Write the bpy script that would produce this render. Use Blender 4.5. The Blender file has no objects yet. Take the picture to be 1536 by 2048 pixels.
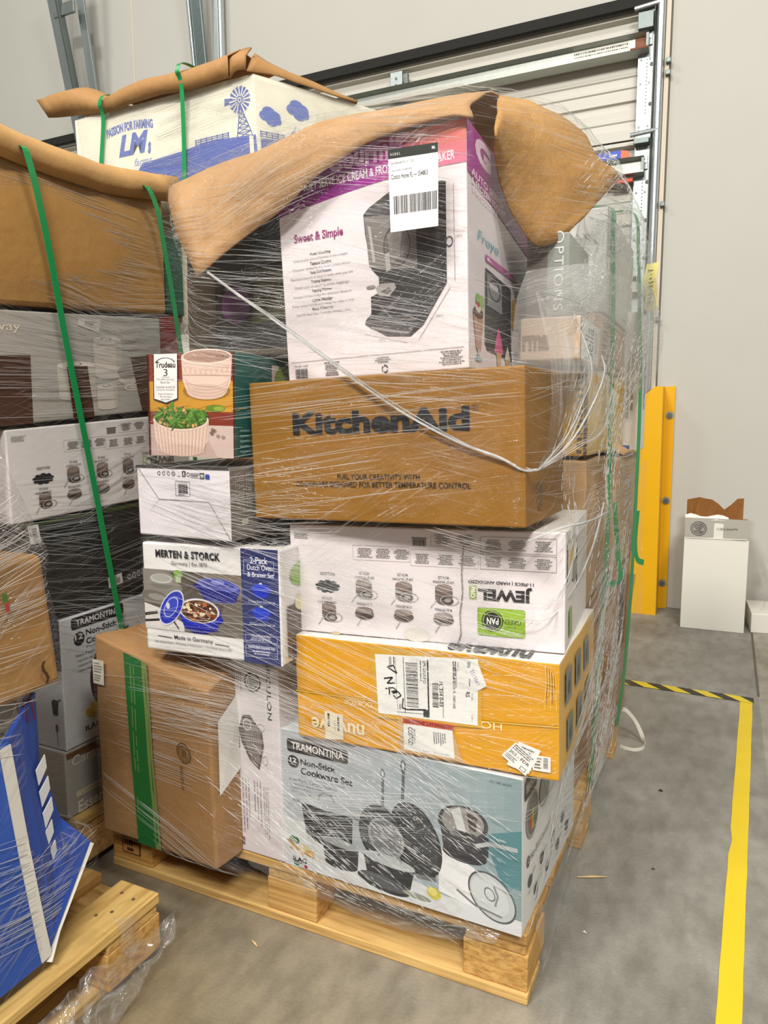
import bpy, bmesh, math, random
from mathutils import Vector, Matrix, Euler, noise
random.seed(7)
S = bpy.context.scene
COL = S.collection

# ------------------------------------------------------------------ camera, world, lights, exposure
CAM_F = 1449.4
cam_d = bpy.data.cameras.new('camera'); cam = bpy.data.objects.new('camera', cam_d); COL.objects.link(cam)
cam_d.sensor_fit = 'HORIZONTAL'; cam_d.sensor_width = 36.0; cam_d.lens = 36.0*CAM_F/1536.0
cam_d.clip_start = 0.02; cam_d.clip_end = 200
_yaw, _pit, _rol = -0.442, 0.125, -0.003
fwd = Vector((math.sin(_yaw)*math.cos(_pit), math.cos(_yaw)*math.cos(_pit), -math.sin(_pit)))
rgt = Vector((math.cos(_yaw), -math.sin(_yaw), 0)); up = rgt.cross(fwd)
r2 = rgt*math.cos(_rol)+up*math.sin(_rol); u2 = up*math.cos(_rol)-rgt*math.sin(_rol)
cam.matrix_world = Matrix(((r2.x, u2.x, -fwd.x, 0.280), (r2.y, u2.y, -fwd.y, -1.198), (r2.z, u2.z, -fwd.z, 1.065), (0, 0, 0, 1)))
S.camera = cam

world = bpy.data.worlds.new('world'); S.world = world; world.use_nodes = True
bg = world.node_tree.nodes['Background']; bg.inputs[0].default_value = (1.0, 0.975, 0.92, 1); bg.inputs[1].default_value = 0.33

def area(name, loc, target, sx, sy, power, col=(1, 0.975, 0.915)):
    l = bpy.data.lights.new(name, 'AREA'); l.shape = 'RECTANGLE'; l.size = sx; l.size_y = sy; l.energy = power; l.color = col
    o = bpy.data.objects.new(name, l); COL.objects.link(o); o.location = loc
    o.rotation_euler = (Vector(target)-Vector(loc)).to_track_quat('-Z', 'Y').to_euler()
    return o
# high-bay warehouse luminaires hanging under the roof (all above the frame)
area('high_bay_light', (2.6, -1.9, 6.6), (0.2, 0.2, 0.6), 1.3, 0.5, 270)
area('high_bay_light', (-1.3, -3.6, 5.6), (-0.7, 0.2, 0.5), 1.6, 0.6, 490)
area('high_bay_light', (2.0, -4.8, 5.6), (-0.2, 0.2, 0.5), 1.6, 0.6, 600)
area('high_bay_light', (-4.6, -1.2, 6.6), (-3.0, 1.4, 1.6), 1.3, 0.5, 160)
S.view_settings.view_transform = 'Standard'; S.view_settings.look = 'None'; S.view_settings.gamma = 1.0
S.view_settings.use_curve_mapping = False
S.view_settings.exposure = -0.56
S.cycles.use_denoising = True
S.cycles.transparent_max_bounces = 16
S.cycles.max_bounces = 6
S.cycles.adaptive_threshold = 0.02
S.cycles.caustics_reflective = False; S.cycles.caustics_refractive = False

# ------------------------------------------------------------------ materials
def lin(h):
    h = h.lstrip('#'); h = ''.join(ch*2 for ch in h) if len(h) == 3 else h; o = []
    for i in (0, 2, 4):
        c = int(h[i:i+2], 16)/255.0
        o.append(c/12.92 if c <= 0.04045 else ((c+0.055)/1.055)**2.4)
    return (*o, 1.0)
_M = {}
def new_mat(name):
    m = bpy.data.materials.new(name); m.use_nodes = True
    return m, m.node_tree.nodes, m.node_tree.links, m.node_tree.nodes['Principled BSDF']
def flat(h, rough=0.5, metal=0.0, bump=0.0, bscale=60.0, vary=0.0, spec=0.35):
    k = ('flat', h, rough, metal, bump, bscale, vary, spec)
    if k in _M: return _M[k]
    m, N, L, P = new_mat('paint_'+h.strip('#'))
    P.inputs['Base Color'].default_value = lin(h); P.inputs['Roughness'].default_value = rough; P.inputs['Metallic'].default_value = metal
    P.inputs['Specular IOR Level'].default_value = spec
    if bump or vary:
        tc = N.new('ShaderNodeTexCoord'); nz = N.new('ShaderNodeTexNoise'); nz.inputs['Scale'].default_value = bscale; nz.inputs['Detail'].default_value = 4
        L.new(tc.outputs['Object'], nz.inputs['Vector'])
        if bump:
            b = N.new('ShaderNodeBump'); b.inputs['Strength'].default_value = bump; b.inputs['Distance'].default_value = 0.01
            L.new(nz.outputs['Fac'], b.inputs['Height']); L.new(b.outputs['Normal'], P.inputs['Normal'])
        if vary:
            mx = N.new('ShaderNodeMix'); mx.data_type = 'RGBA'; mx.inputs['A'].default_value = tuple(c*(1-vary) for c in lin(h)[:3])+(1,)
            mx.inputs['B'].default_value = tuple(min(1, c*(1+vary)) for c in lin(h)[:3])+(1,)
            L.new(nz.outputs['Fac'], mx.inputs['Factor']); L.new(mx.outputs['Result'], P.inputs['Base Color'])
    _M[k] = m; return m
def board(h, vary=0.10, crease=0.0):
    """corrugated kraft board: faint flutes, fibre mottling"""
    k = ('board', h, vary, crease)
    if k in _M: return _M[k]
    m, N, L, P = new_mat('kraft_board_'+h.strip('#')); P.inputs['Roughness'].default_value = 0.62; P.inputs['Specular IOR Level'].default_value = 0.25
    tc = N.new('ShaderNodeTexCoord')
    n1 = N.new('ShaderNodeTexNoise'); n1.inputs['Scale'].default_value = 9; n1.inputs['Detail'].default_value = 6
    n2 = N.new('ShaderNodeTexNoise'); n2.inputs['Scale'].default_value = 260; n2.inputs['Detail'].default_value = 2
    for n in (n1, n2): L.new(tc.outputs['Object'], n.inputs['Vector'])
    ad = N.new('ShaderNodeMath'); ad.operation = 'ADD'; L.new(n1.outputs['Fac'], ad.inputs[0]); L.new(n2.outputs['Fac'], ad.inputs[1])
    mr = N.new('ShaderNodeMapRange'); mr.inputs['From Min'].default_value = 0.6; mr.inputs['From Max'].default_value = 1.4; L.new(ad.outputs[0], mr.inputs['Value'])
    mx = N.new('ShaderNodeMix'); mx.data_type = 'RGBA'
    c = lin(h)[:3]; mx.inputs['A'].default_value = tuple(x*(1-vary) for x in c)+(1,); mx.inputs['B'].default_value = tuple(min(1, x*(1+vary)) for x in c)+(1,)
    L.new(mr.outputs['Result'], mx.inputs['Factor']); L.new(mx.outputs['Result'], P.inputs['Base Color'])
    b = N.new('ShaderNodeBump'); b.inputs['Strength'].default_value = 0.35; b.inputs['Distance'].default_value = 0.02
    L.new(n1.outputs['Fac'], b.inputs['Height']); L.new(b.outputs['Normal'], P.inputs['Normal'])
    if crease:   # folds pressed into the sheet
        vo = N.new('ShaderNodeTexVoronoi'); vo.feature = 'DISTANCE_TO_EDGE'; vo.inputs['Scale'].default_value = 3.6; vo.inputs['Randomness'].default_value = 1.0
        dm = N.new('ShaderNodeMixRGB'); dm.inputs['Fac'].default_value = 0.12; L.new(tc.outputs['Object'], dm.inputs['Color1']); L.new(n1.outputs['Color'], dm.inputs['Color2']); L.new(dm.outputs['Color'], vo.inputs['Vector'])
        vr = N.new('ShaderNodeMapRange'); vr.inputs['From Max'].default_value = 0.10; L.new(vo.outputs['Distance'], vr.inputs['Value'])
        b2 = N.new('ShaderNodeBump'); b2.inputs['Strength'].default_value = crease; b2.inputs['Distance'].default_value = 0.012; L.new(vr.outputs['Result'], b2.inputs['Height']); L.new(b.outputs['Normal'], b2.inputs['Normal']); L.new(b2.outputs['Normal'], P.inputs['Normal'])
    _M[k] = m; return m
def ink(h):
    return flat(h, rough=0.42, bump=0.12, bscale=14, spec=0.4)
def wood(h, axis=0):
    k = ('wood', h, axis)
    if k in _M: return _M[k]
    m, N, L, P = new_mat('pine_'+h.strip('#')); P.inputs['Roughness'].default_value = 0.7; P.inputs['Specular IOR Level'].default_value = 0.2
    tc = N.new('ShaderNodeTexCoord'); mp = N.new('ShaderNodeMapping'); sc = [26, 26, 60]; sc[axis] = 2.0; mp.inputs['Scale'].default_value = sc
    nz = N.new('ShaderNodeTexNoise'); nz.inputs['Scale'].default_value = 2.2; nz.inputs['Detail'].default_value = 6; nz.inputs['Distortion'].default_value = 0.6
    L.new(tc.outputs['Object'], mp.inputs['Vector']); L.new(mp.outputs['Vector'], nz.inputs['Vector'])
    n2 = N.new('ShaderNodeTexNoise'); n2.inputs['Scale'].default_value = 7; n2.inputs['Detail'].default_value = 5; L.new(tc.outputs['Object'], n2.inputs['Vector'])
    cr = N.new('ShaderNodeValToRGB'); c = lin(h)[:3]
    e = cr.color_ramp.elements; e[0].position = 0.3; e[0].color = (c[0]*0.62, c[1]*0.52, c[2]*0.42, 1); e[1].position = 0.6; e[1].color = (*c, 1)
    L.new(nz.outputs['Fac'], cr.inputs['Fac'])
    c2 = N.new('ShaderNodeValToRGB'); e = c2.color_ramp.elements; e[0].position = 0.28; e[0].color = (0.5, 0.45, 0.38, 1); e[1].position = 0.42; e[1].color = (1, 1, 1, 1)
    L.new(n2.outputs['Fac'], c2.inputs['Fac'])
    mu = N.new('ShaderNodeMix'); mu.data_type = 'RGBA'; mu.blend_type = 'MULTIPLY'; mu.inputs['Factor'].default_value = 0.6
    L.new(cr.outputs['Color'], mu.inputs['A']); L.new(c2.outputs['Color'], mu.inputs['B']); L.new(mu.outputs['Result'], P.inputs['Base Color'])
    b = N.new('ShaderNodeBump'); b.inputs['Strength'].default_value = 0.3; b.inputs['Distance'].default_value = 0.004
    L.new(nz.outputs['Fac'], b.inputs['Height']); L.new(b.outputs['Normal'], P.inputs['Normal'])
    _M[k] = m; return m
def film_mat(name, haze=0.10, gloss=0.11, streak=(9.0, 330.0), angs=(8, -12, 32), tint=(0.97, 0.97, 0.965), rough=0.075, bump=1.0, hz_lo=0.54, base=0.0):
    """stretch film: clear sheet, milky along stretched streaks, glossy along fine wrinkles (UV: u along the wrap, v up, metres)"""
    m = bpy.data.materials.new(name); m.use_nodes = True; N = m.node_tree.nodes; L = m.node_tree.links
    N.clear(); out = N.new('ShaderNodeOutputMaterial')
    uv = N.new('ShaderNodeUVMap')
    fac = None; hts = []
    for i, a in enumerate(angs):
        mp = N.new('ShaderNodeMapping'); mp.inputs['Rotation'].default_value = (0, 0, math.radians(-a)); 
        L.new(uv.outputs['UV'], mp.inputs['Vector'])
        m2 = N.new('ShaderNodeMapping'); m2.inputs['Scale'].default_value = (streak[0]*(0.5+0.35*i), streak[1]*(1.25-0.3*i), 1); m2.inputs['Location'].default_value = (i*7.3, i*3.1, i*2.0)
        L.new(mp.outputs['Vector'], m2.inputs['Vector'])
        nz = N.new('ShaderNodeTexNoise'); nz.inputs['Scale'].default_value = 1.0; nz.inputs['Detail'].default_value = 3; nz.inputs['Roughness'].default_value = 0.6
        L.new(m2.outputs['Vector'], nz.inputs['Vector'])
        # patch mask so that each streak direction shows in places only
        pm = N.new('ShaderNodeTexNoise'); pm.inputs['Scale'].default_value = 3.0+i; pm.inputs['Detail'].default_value = 2
        L.new(uv.outputs['UV'], pm.inputs['Vector'])
        pr = N.new('ShaderNodeMapRange'); pr.inputs['From Min'].default_value = 0.42; pr.inputs['From Max'].default_value = 0.66; L.new(pm.outputs['Fac'], pr.inputs['Value'])
        mr = N.new('ShaderNodeMapRange'); mr.inputs['From Min'].default_value = hz_lo; mr.inputs['From Max'].default_value = 0.8; L.new(nz.outputs['Fac'], mr.inputs['Value'])
        mu = N.new('ShaderNodeMath'); mu.operation = 'MULTIPLY'; L.new(mr.outputs['Result'], mu.inputs[0]); L.new(pr.outputs['Result'], mu.inputs[1])
        if fac is None: fac = mu.outputs[0]
        else:
            mxm = N.new('ShaderNodeMath'); mxm.operation = 'MAXIMUM'; L.new(fac, mxm.inputs[0]); L.new(mu.outputs[0], mxm.inputs[1]); fac = mxm.outputs[0]
        h = N.new('ShaderNodeMath'); h.operation = 'MULTIPLY'; L.new(nz.outputs['Fac'], h.inputs[0]); L.new(pr.outputs['Result'], h.inputs[1]); hts.append(h.outputs[0])
    s = hts[0]
    for h in hts[1:]:
        ad = N.new('ShaderNodeMath'); ad.operation = 'ADD'; L.new(s, ad.inputs[0]); L.new(h, ad.inputs[1]); s = ad.outputs[0]
    bp = N.new('ShaderNodeBump'); bp.inputs['Strength'].default_value = bump; bp.inputs['Distance'].default_value = 0.006; L.new(s, bp.inputs['Height'])
    tr = N.new('ShaderNodeBsdfTransparent'); tr.inputs['Color'].default_value = (*tint, 1)
    df = N.new('ShaderNodeBsdfDiffuse'); df.inputs['Color'].default_value = (0.86, 0.86, 0.85, 1); L.new(bp.outputs['Normal'], df.inputs['Normal'])
    tl = N.new('ShaderNodeBsdfTranslucent'); tl.inputs['Color'].default_value = (0.86, 0.86, 0.85, 1)
    dm = N.new('ShaderNodeMixShader'); dm.inputs[0].default_value = 0.35; L.new(df.outputs[0], dm.inputs[1]); L.new(tl.outputs[0], dm.inputs[2])
    hz = N.new('ShaderNodeMath'); hz.operation = 'MULTIPLY_ADD'; hz.inputs[1].default_value = 2.9*haze; hz.inputs[2].default_value = haze*0.08+base; L.new(fac, hz.inputs[0])
    m1 = N.new('ShaderNodeMixShader'); L.new(hz.outputs[0], m1.inputs[0]); L.new(tr.outputs[0], m1.inputs[1]); L.new(dm.outputs[0], m1.inputs[2])
    gl = N.new('ShaderNodeBsdfGlossy'); gl.inputs['Roughness'].default_value = rough; L.new(bp.outputs['Normal'], gl.inputs['Normal'])
    gf = N.new('ShaderNodeMath'); gf.operation = 'MULTIPLY_ADD'; gf.inputs[1].default_value = gloss*2.6; gf.inputs[2].default_value = gloss*0.1; L.new(fac, gf.inputs[0])
    m3 = N.new('ShaderNodeMixShader'); L.new(gf.outputs[0], m3.inputs[0]); L.new(m1.outputs[0], m3.inputs[1]); L.new(gl.outputs[0], m3.inputs[2])
    L.new(m3.outputs[0], out.inputs[0])
    return m
def metal(h='#9a9f9c', rough=0.38):
    return flat(h, rough=rough, metal=0.75, bump=0.05, bscale=40, vary=0.12)
WHITE = '#e6dfde'; KRAFT = '#b98a52'; KRAFT_D = '#97703f'

# ------------------------------------------------------------------ object helpers
def tag(o, label=None, cat=None, group=None, kind=None):
    if label: o['label'] = label
    if cat: o['category'] = cat
    if group: o['group'] = group
    if kind: o['kind'] = kind
    return o
def empty(name, loc=(0, 0, 0), rot=(0, 0, 0)):
    o = bpy.data.objects.new(name, None); o.empty_display_size = 0.05; COL.objects.link(o)
    o.location = loc; o.rotation_euler = rot; return o
def thing(name, label, cat, loc=(0, 0, 0), rot=(0, 0, 0), group=None):
    return tag(empty(name, loc, rot), label, cat, group)
class MB:
    """collects polygons with one material per polygon, links them as ONE mesh object"""
    def __init__(s): s.v = []; s.f = []; s.m = []; s.mats = []; s.uv = None
    def mi(s, m):
        if m not in s.mats: s.mats.append(m)
        return s.mats.index(m)
    def poly(s, pts, m):
        b = len(s.v); s.v += [tuple(p) for p in pts]; s.f.append(tuple(range(b, b+len(pts)))); s.m.append(s.mi(m))
    def grid(s, rows, m, close_u=False):
        b = len(s.v); nr = len(rows); nc = len(rows[0]); i = s.mi(m)
        for r in rows: s.v += [tuple(p) for p in r]
        for a in range(nr-1):
            for c in range(nc if close_u else nc-1):
                d = (c+1) % nc
                s.f.append((b+a*nc+c, b+a*nc+d, b+(a+1)*nc+d, b+(a+1)*nc+c)); s.m.append(i)
    def hexa(s, C, m):
        # C: FLB FRB BRB BLB FLT FRT BRT BLT
        b = len(s.v); s.v += [tuple(p) for p in C]; i = s.mi(m)
        for f in ((0, 1, 5, 4), (1, 2, 6, 5), (2, 3, 7, 6), (3, 0, 4, 7), (4, 5, 6, 7), (3, 2, 1, 0)):
            s.f.append(tuple(b+k for k in f)); s.m.append(i)
    def box(s, x0, y0, z0, x1, y1, z1, m):
        s.hexa([(x0, y0, z0), (x1, y0, z0), (x1, y1, z0), (x0, y1, z0), (x0, y0, z1), (x1, y0, z1), (x1, y1, z1), (x0, y1, z1)], m)
    def tube(s, pts, r, m, n=8, cap=True):
        pts = [Vector(p) for p in pts]; rows = []
        rr = r if isinstance(r, (list, tuple)) else [r]*len(pts)
        ref = Vector((0.3, 0.2, 1)).normalized()
        for i, p in enumerate(pts):
            t = (pts[min(i+1, len(pts)-1)]-pts[max(i-1, 0)]).normalized()
            if abs(t.dot(ref)) > 0.97: ref = Vector((1, 0.1, 0.2)).normalized()
            a = t.cross(ref).normalized(); c = t.cross(a)
            rows.append([p+(a*math.cos(2*math.pi*k/n)+c*math.sin(2*math.pi*k/n))*rr[i] for k in range(n)])
        s.grid(rows, m, True)
        if cap: s.poly(rows[0][::-1], m); s.poly(rows[-1], m)
    def disc(s, c, nrm, r, th, m, n=16):
        c = Vector(c); nrm = Vector(nrm).normalized(); s.tube([c, c+nrm*th], r, m, n)
    def ribbon(s, pts, wdir, w, th, m):
        """flat strap through pts, width along wdir, thickness th"""
        pts = [Vector(p) for p in pts]; rows = []
        for i, p in enumerate(pts):
            t = (pts[min(i+1, len(pts)-1)]-pts[max(i-1, 0)]).normalized()
            wd = Vector(wdir[i] if isinstance(wdir, list) else wdir); wd = (wd-t*wd.dot(t)).normalized(); nn = t.cross(wd)
            rows.append([p+wd*w/2+nn*th/2, p-wd*w/2+nn*th/2, p-wd*w/2-nn*th/2, p+wd*w/2-nn*th/2])
        s.grid(rows, m, True); s.poly(rows[0][::-1], m); s.poly(rows[-1], m)
    def build(s, name, parent=None, smooth=False, bevel=0.0, merge=False, solid=0.0):
        me = bpy.data.meshes.new(name); me.from_pydata(s.v, [], s.f)
        for m in s.mats: me.materials.append(m)
        me.polygons.foreach_set('material_index', s.m)
        if smooth: me.polygons.foreach_set('use_smooth', [True]*len(s.f))
        if merge:
            bm = bmesh.new(); bm.from_mesh(me); bmesh.ops.remove_doubles(bm, verts=bm.verts, dist=1e-5); bmesh.ops.recalc_face_normals(bm, faces=bm.faces); bm.to_mesh(me); bm.free()
        me.update(); o = bpy.data.objects.new(name, me); COL.objects.link(o)
        if parent: o.parent = parent
        if solid:
            md = o.modifiers.new('thickness', 'SOLIDIFY'); md.thickness = solid; md.offset = 0
        if bevel:
            md = o.modifiers.new('edge', 'BEVEL'); md.width = bevel; md.segments = 2; md.limit_method = 'ANGLE'; md.angle_limit = math.radians(40)
        return o
def catmull(pts, n=8):
    P = [Vector(p) for p in pts]; P = [P[0]*2-P[1]]+P+[P[-1]*2-P[-2]]; o = []
    for i in range(1, len(P)-2):
        a, b, c, d = P[i-1:i+3]
        for k in range(n):
            t = k/n
            o.append(0.5*((2*b)+(c-a)*t+(2*a-5*b+4*c-d)*t*t+(3*b-a-3*c+d)*t**3))
    o.append(P[-2]); return o

# ------------------------------------------------------------------ lettering
_T = {}
def glyphs(s, shear=0.0, bold=0.0, space=1.0):
    k = (s, shear, bold, space)
    if k in _T: return _T[k]
    cu = bpy.data.curves.new('txt', 'FONT'); cu.body = s; cu.shear = shear; cu.offset = bold; cu.space_character = space; cu.resolution_u = 3
    o = bpy.data.objects.new('txt', cu); COL.objects.link(o)
    dg = bpy.context.evaluated_depsgraph_get(); me = bpy.data.meshes.new_from_object(o.evaluated_get(dg))
    V = [(v.co.x, v.co.y) for v in me.vertices]; F = [tuple(p.vertices) for p in me.polygons]
    bpy.data.objects.remove(o); bpy.data.curves.remove(cu); bpy.data.meshes.remove(me)
    if V:
        x0 = min(v[0] for v in V); x1 = max(v[0] for v in V); y0 = min(v[1] for v in V); y1 = max(v[1] for v in V)
        V = [((x-x0)/max(1e-6, x1-x0), (y-y0)/max(1e-6, y1-y0)) for x, y in V]
    _T[k] = (V, F); return _T[k]

# ------------------------------------------------------------------ cartons
FACES = {'front': (0, 1, 5, 4), 'right': (1, 2, 6, 5), 'left': (3, 0, 4, 7), 'back': (2, 3, 7, 6), 'top': (4, 5, 6, 7), 'bottom': (3, 2, 1, 0)}
LOADS = {}
GROUPS = {'main': 'cartons of the tall load', 'left': 'cartons of the left load', 'front': 'cartons of the bottom left load', 'bin': 'containers at the back left'}
class Carton:
    def __init__(s, name, label, cat, geo, face_mats, load=None, group=None, bulge=0.0, corner_off=None, body='body', n=8, bev=0.003, crumple=0.0):
        """geo: (x, y, z, w, d, h, rz, ry, rx) at the front-left-bottom corner, or 8 world corners FLB FRB BRB BLB FLT FRT BRT BLT"""
        if len(geo) == 9:
            x, y, z, w, d, h, rz, ry, rx = geo
            R = Euler((math.radians(rx), math.radians(ry), math.radians(rz)), 'XYZ')
            group = group or GROUPS.get(load); s.root = thing(name, label, cat, (x, y, z), R, group)
            s.C = [Vector(c) for c in ((0, 0, 0), (w, 0, 0), (w, d, 0), (0, d, 0), (0, 0, h), (w, 0, h), (w, d, h), (0, d, h))]
            M = Matrix.Translation((x, y, z)) @ R.to_matrix().to_4x4()
        else:
            group = group or GROUPS.get(load); o = Vector(geo[0]); s.root = thing(name, label, cat, o, (0, 0, 0), group)
            s.C = [Vector(c)-o for c in geo]; M = Matrix.Translation(o)
        if corner_off:
            for k, v in corner_off.items(): s.C[k] = s.C[k]+Vector(v)
        s.W = [M @ c for c in s.C]
        if load: LOADS.setdefault(load, []).append(s.W)
        s.bulge = bulge; s.M = M
        mb = MB(); default = face_mats.get('all')
        for f in FACES:
            m = face_mats.get(f, default)
            rows = []
            for j in range(n+1):
                row = []
                for i in range(n+1):
                    p = s.map(f, i/n, j/n, 0)
                    if crumple:
                        q = noise.noise_vector((M @ p)*9.0)*crumple*1.2+noise.noise_vector((M @ p)*26.0)*crumple*0.35
                        p = p+q
                    row.append(p)
                rows.append(row)
            mb.grid(rows, m)
        s.body = mb.build(body, s.root, merge=True, bevel=bev)
        s.k = 0
    def frame(s, f):
        a, b, c, d = [s.C[i] for i in FACES[f]]
        return a, b, c, d
    def map(s, f, u, v, off=0.0):
        a, b, c, d = s.frame(f)
        p = a*(1-u)*(1-v)+b*u*(1-v)+c*u*v+d*(1-u)*v
        n = ((b-a)*(1-v)+(c-d)*v).cross((d-a)*(1-u)+(c-b)*u).normalized()
        if s.bulge:
            q = max(0, math.sin(math.pi*min(1, max(0, u))))*max(0, math.sin(math.pi*min(1, max(0, v))))
            off += s.bulge*q*(0.7+0.6*noise.noise((M_(p)*6.0)))
        return p+n*off
    def size(s, f):
        a, b, c, d = s.frame(f); return (b-a).length, (d-a).length
def M_(p): return Vector((p.x, p.y, p.z))
class Art:
    """flat printing on a carton face, in 0..1 face coordinates (or inside a quad TL,TR,BR,BL of them)"""
    def __init__(s, c, face, quad=None, off=None):
        s.c = c; s.f = face; s.q = quad; s.mb = MB(); s.off = off if off is not None else 0.0008; s._n = 0; c.k += 1
    @property
    def n(s): return s._n
    @n.setter
    def n(s, v): s._n = v; s.c.k += 1      # every printed element lies a hair above the one before
    def P(s, x, y):
        if s.q:
            (ax, ay), (bx, by), (cx, cy), (dx, dy) = s.q  # TL TR BR BL
            u = (1-x)*(1-y)*dx+x*(1-y)*cx+x*y*bx+(1-x)*y*ax; v = (1-x)*(1-y)*dy+x*(1-y)*cy+x*y*by+(1-x)*y*ay
        else: u, v = x, y
        return s.c.map(s.f, u, v, s.off+s.c.k*0.00001)
    def poly(s, pts, col):
        s.mb.poly([s.P(*p) for p in pts], ink(col)); s.n += 1; return s
    def rect(s, x0, y0, x1, y1, col, n=1):
        x0, x1 = min(x0, x1), max(x0, x1); y0, y1 = min(y0, y1), max(y0, y1)
        if n > 1:
            s.mb.grid([[s.P(x0+(x1-x0)*i/n, y0+(y1-y0)*j/n) for i in range(n+1)] for j in range(n+1)], ink(col)); s.n += 1; return s
        return s.poly([(x0, y0), (x1, y0), (x1, y1), (x0, y1)], col)
    def rrect(s, x0, y0, x1, y1, rx, ry, col):
        pts = []
        for cx, cy, a in ((x1-rx, y1-ry, 0), (x0+rx, y1-ry, 90), (x0+rx, y0+ry, 180), (x1-rx, y0+ry, 270)):
            for k in range(5):
                t = math.radians(a+k*22.5); pts.append((cx+rx*math.cos(t), cy+ry*math.sin(t)))
        return s.poly(pts, col)
    def ell(s, cx, cy, rx, ry, col, rot=0, a0=0, a1=360, n=28):
        r = math.radians(rot); pts = []
        for k in range(n if a1-a0 >= 360 else n+1):
            t = math.radians(a0+(a1-a0)*k/n); x = rx*math.cos(t); y = ry*math.sin(t)
            pts.append((cx+x*math.cos(r)-y*math.sin(r), cy+x*math.sin(r)+y*math.cos(r)))
        return s.poly(pts, col)
    def ring(s, cx, cy, rx, ry, w, col, rot=0, n=32, a0=0, a1=360):
        r = math.radians(rot); rows = [[], []]
        for k in range(n+1):
            t = math.radians(a0+(a1-a0)*k/n)
            for j, q in enumerate((1, 1-w)):
                x = rx*q*math.cos(t); y = ry*q*math.sin(t)
                rows[j].append(s.P(cx+x*math.cos(r)-y*math.sin(r), cy+x*math.sin(r)+y*math.cos(r)))
        s.mb.grid(rows[::-1], ink(col)); s.n += 1; return s
    def line(s, pts, w, col, asp=None):
        """polyline; w in metres"""
        W, Hh = s.c.size(s.f)
        if s.q:
            q = s.q; W, Hh = math.hypot((q[1][0]-q[0][0])*W, (q[1][1]-q[0][1])*Hh), math.hypot((q[0][0]-q[3][0])*W, (q[0][1]-q[3][1])*Hh)
        for (x0, y0), (x1, y1) in zip(pts, pts[1:]):
            dx, dy = (x1-x0)*W, (y1-y0)*Hh; l = math.hypot(dx, dy) or 1; nx, ny = -dy/l*w/2/W, dx/l*w/2/Hh
            s.mb.poly([s.P(x0-nx, y0-ny), s.P(x1-nx, y1-ny), s.P(x1+nx, y1+ny), s.P(x0+nx, y0+ny)], ink(col))
        s.n += 1; return s
    def text(s, t, x0, y0, x1, y1, col, rot=0, shear=0.0, bold=0.0, space=1.0, arc=0.0):
        V, F = glyphs(t, shear, bold, space); w, h = x1-x0, y1-y0
        def tr(a, b):
            if arc: b = b+arc*(1-(2*a-1)**2)
            if rot == 0: return x0+a*w, y0+b*h
            if rot == 90: return x0+(1-b)*w, y0+a*h
            if rot == 270: return x0+b*w, y0+(1-a)*h
            return x0+(1-a)*w, y0+(1-b)*h
        P3 = [s.P(*tr(a, b)) for a, b in V]; b0 = len(s.mb.v); s.mb.v += [tuple(p) for p in P3]; i = s.mb.mi(ink(col))
        for f in F: s.mb.f.append(tuple(b0+k for k in f)); s.mb.m.append(i)
        s.n += 1; return s
    def greek(s, x0, y0, x1, y1, rows, col, seed=1, vert=False, ragged=True, fill=0.55, center=False):
        """rows of print too small to read: broken word strokes"""
        R = random.Random(seed)
        for r in range(rows):
            L = 1.0 if not ragged else R.uniform(0.6, 1.0)
            off = (1-L)/2 if center else 0.0; a = off
            t0 = 1-(r+1)/rows+(1-fill)/rows/2; t1 = t0+fill/rows
            while a < off+L-0.02:
                b = min(off+L, a+R.uniform(0.04, 0.16))
                if vert: s.mb.poly([s.P(x0+t0*(x1-x0), y1-(b)*(y1-y0)), s.P(x0+t1*(x1-x0), y1-b*(y1-y0)), s.P(x0+t1*(x1-x0), y1-a*(y1-y0)), s.P(x0+t0*(x1-x0), y1-a*(y1-y0))], ink(col))
                else: s.mb.poly([s.P(x0+a*(x1-x0), y0+t0*(y1-y0)), s.P(x0+b*(x1-x0), y0+t0*(y1-y0)), s.P(x0+b*(x1-x0), y0+t1*(y1-y0)), s.P(x0+a*(x1-x0), y0+t1*(y1-y0))], ink(col))
                a = b+R.uniform(0.012, 0.03)
        s.n += 1; return s
    def barcode(s, x0, y0, x1, y1, col='#1c1a1a', seed=3, n=34, vert=False):
        R = random.Random(seed); a = 0.0; W = [(R.choice((1, 1, 2, 3)), R.choice((1, 1, 2, 2))) for _ in range(n)]; T = sum(p+q for p, q in W)
        for p, q in W:
            b = a+p/T
            if vert: s.mb.poly([s.P(x0, y0+a*(y1-y0)), s.P(x1, y0+a*(y1-y0)), s.P(x1, y0+b*(y1-y0)), s.P(x0, y0+b*(y1-y0))], ink(col))
            else: s.mb.poly([s.P(x0+a*(x1-x0), y0), s.P(x0+b*(x1-x0), y0), s.P(x0+b*(x1-x0), y1), s.P(x0+a*(x1-x0), y1)], ink(col))
            a += (p+q)/T
        s.n += 1; return s
    def frame(s, x0, y0, x1, y1, w, col):
        return s.line([(x0, y0), (x1, y0), (x1, y1), (x0, y1), (x0, y0)], w, col)
    def recycle(s, cx, cy, rx, ry, col):
        for k in range(3):
            s.ring(cx, cy, rx, ry, 0.32, col, a0=k*120+10, a1=k*120+95, n=8)
            t = math.radians(k*120+112); u = math.radians(k*120+90)
            s.poly([(cx+rx*1.2*math.cos(u), cy+ry*1.2*math.sin(u)), (cx+rx*.85*math.cos(t), cy+ry*.85*math.sin(t)), (cx+rx*.45*math.cos(u), cy+ry*.45*math.sin(u))], col)
        return s
    def done(s, name, label=None, parent=None):
        o = s.mb.build(name, parent or s.c.root)
        if label: o['label'] = label
        return o
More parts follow.
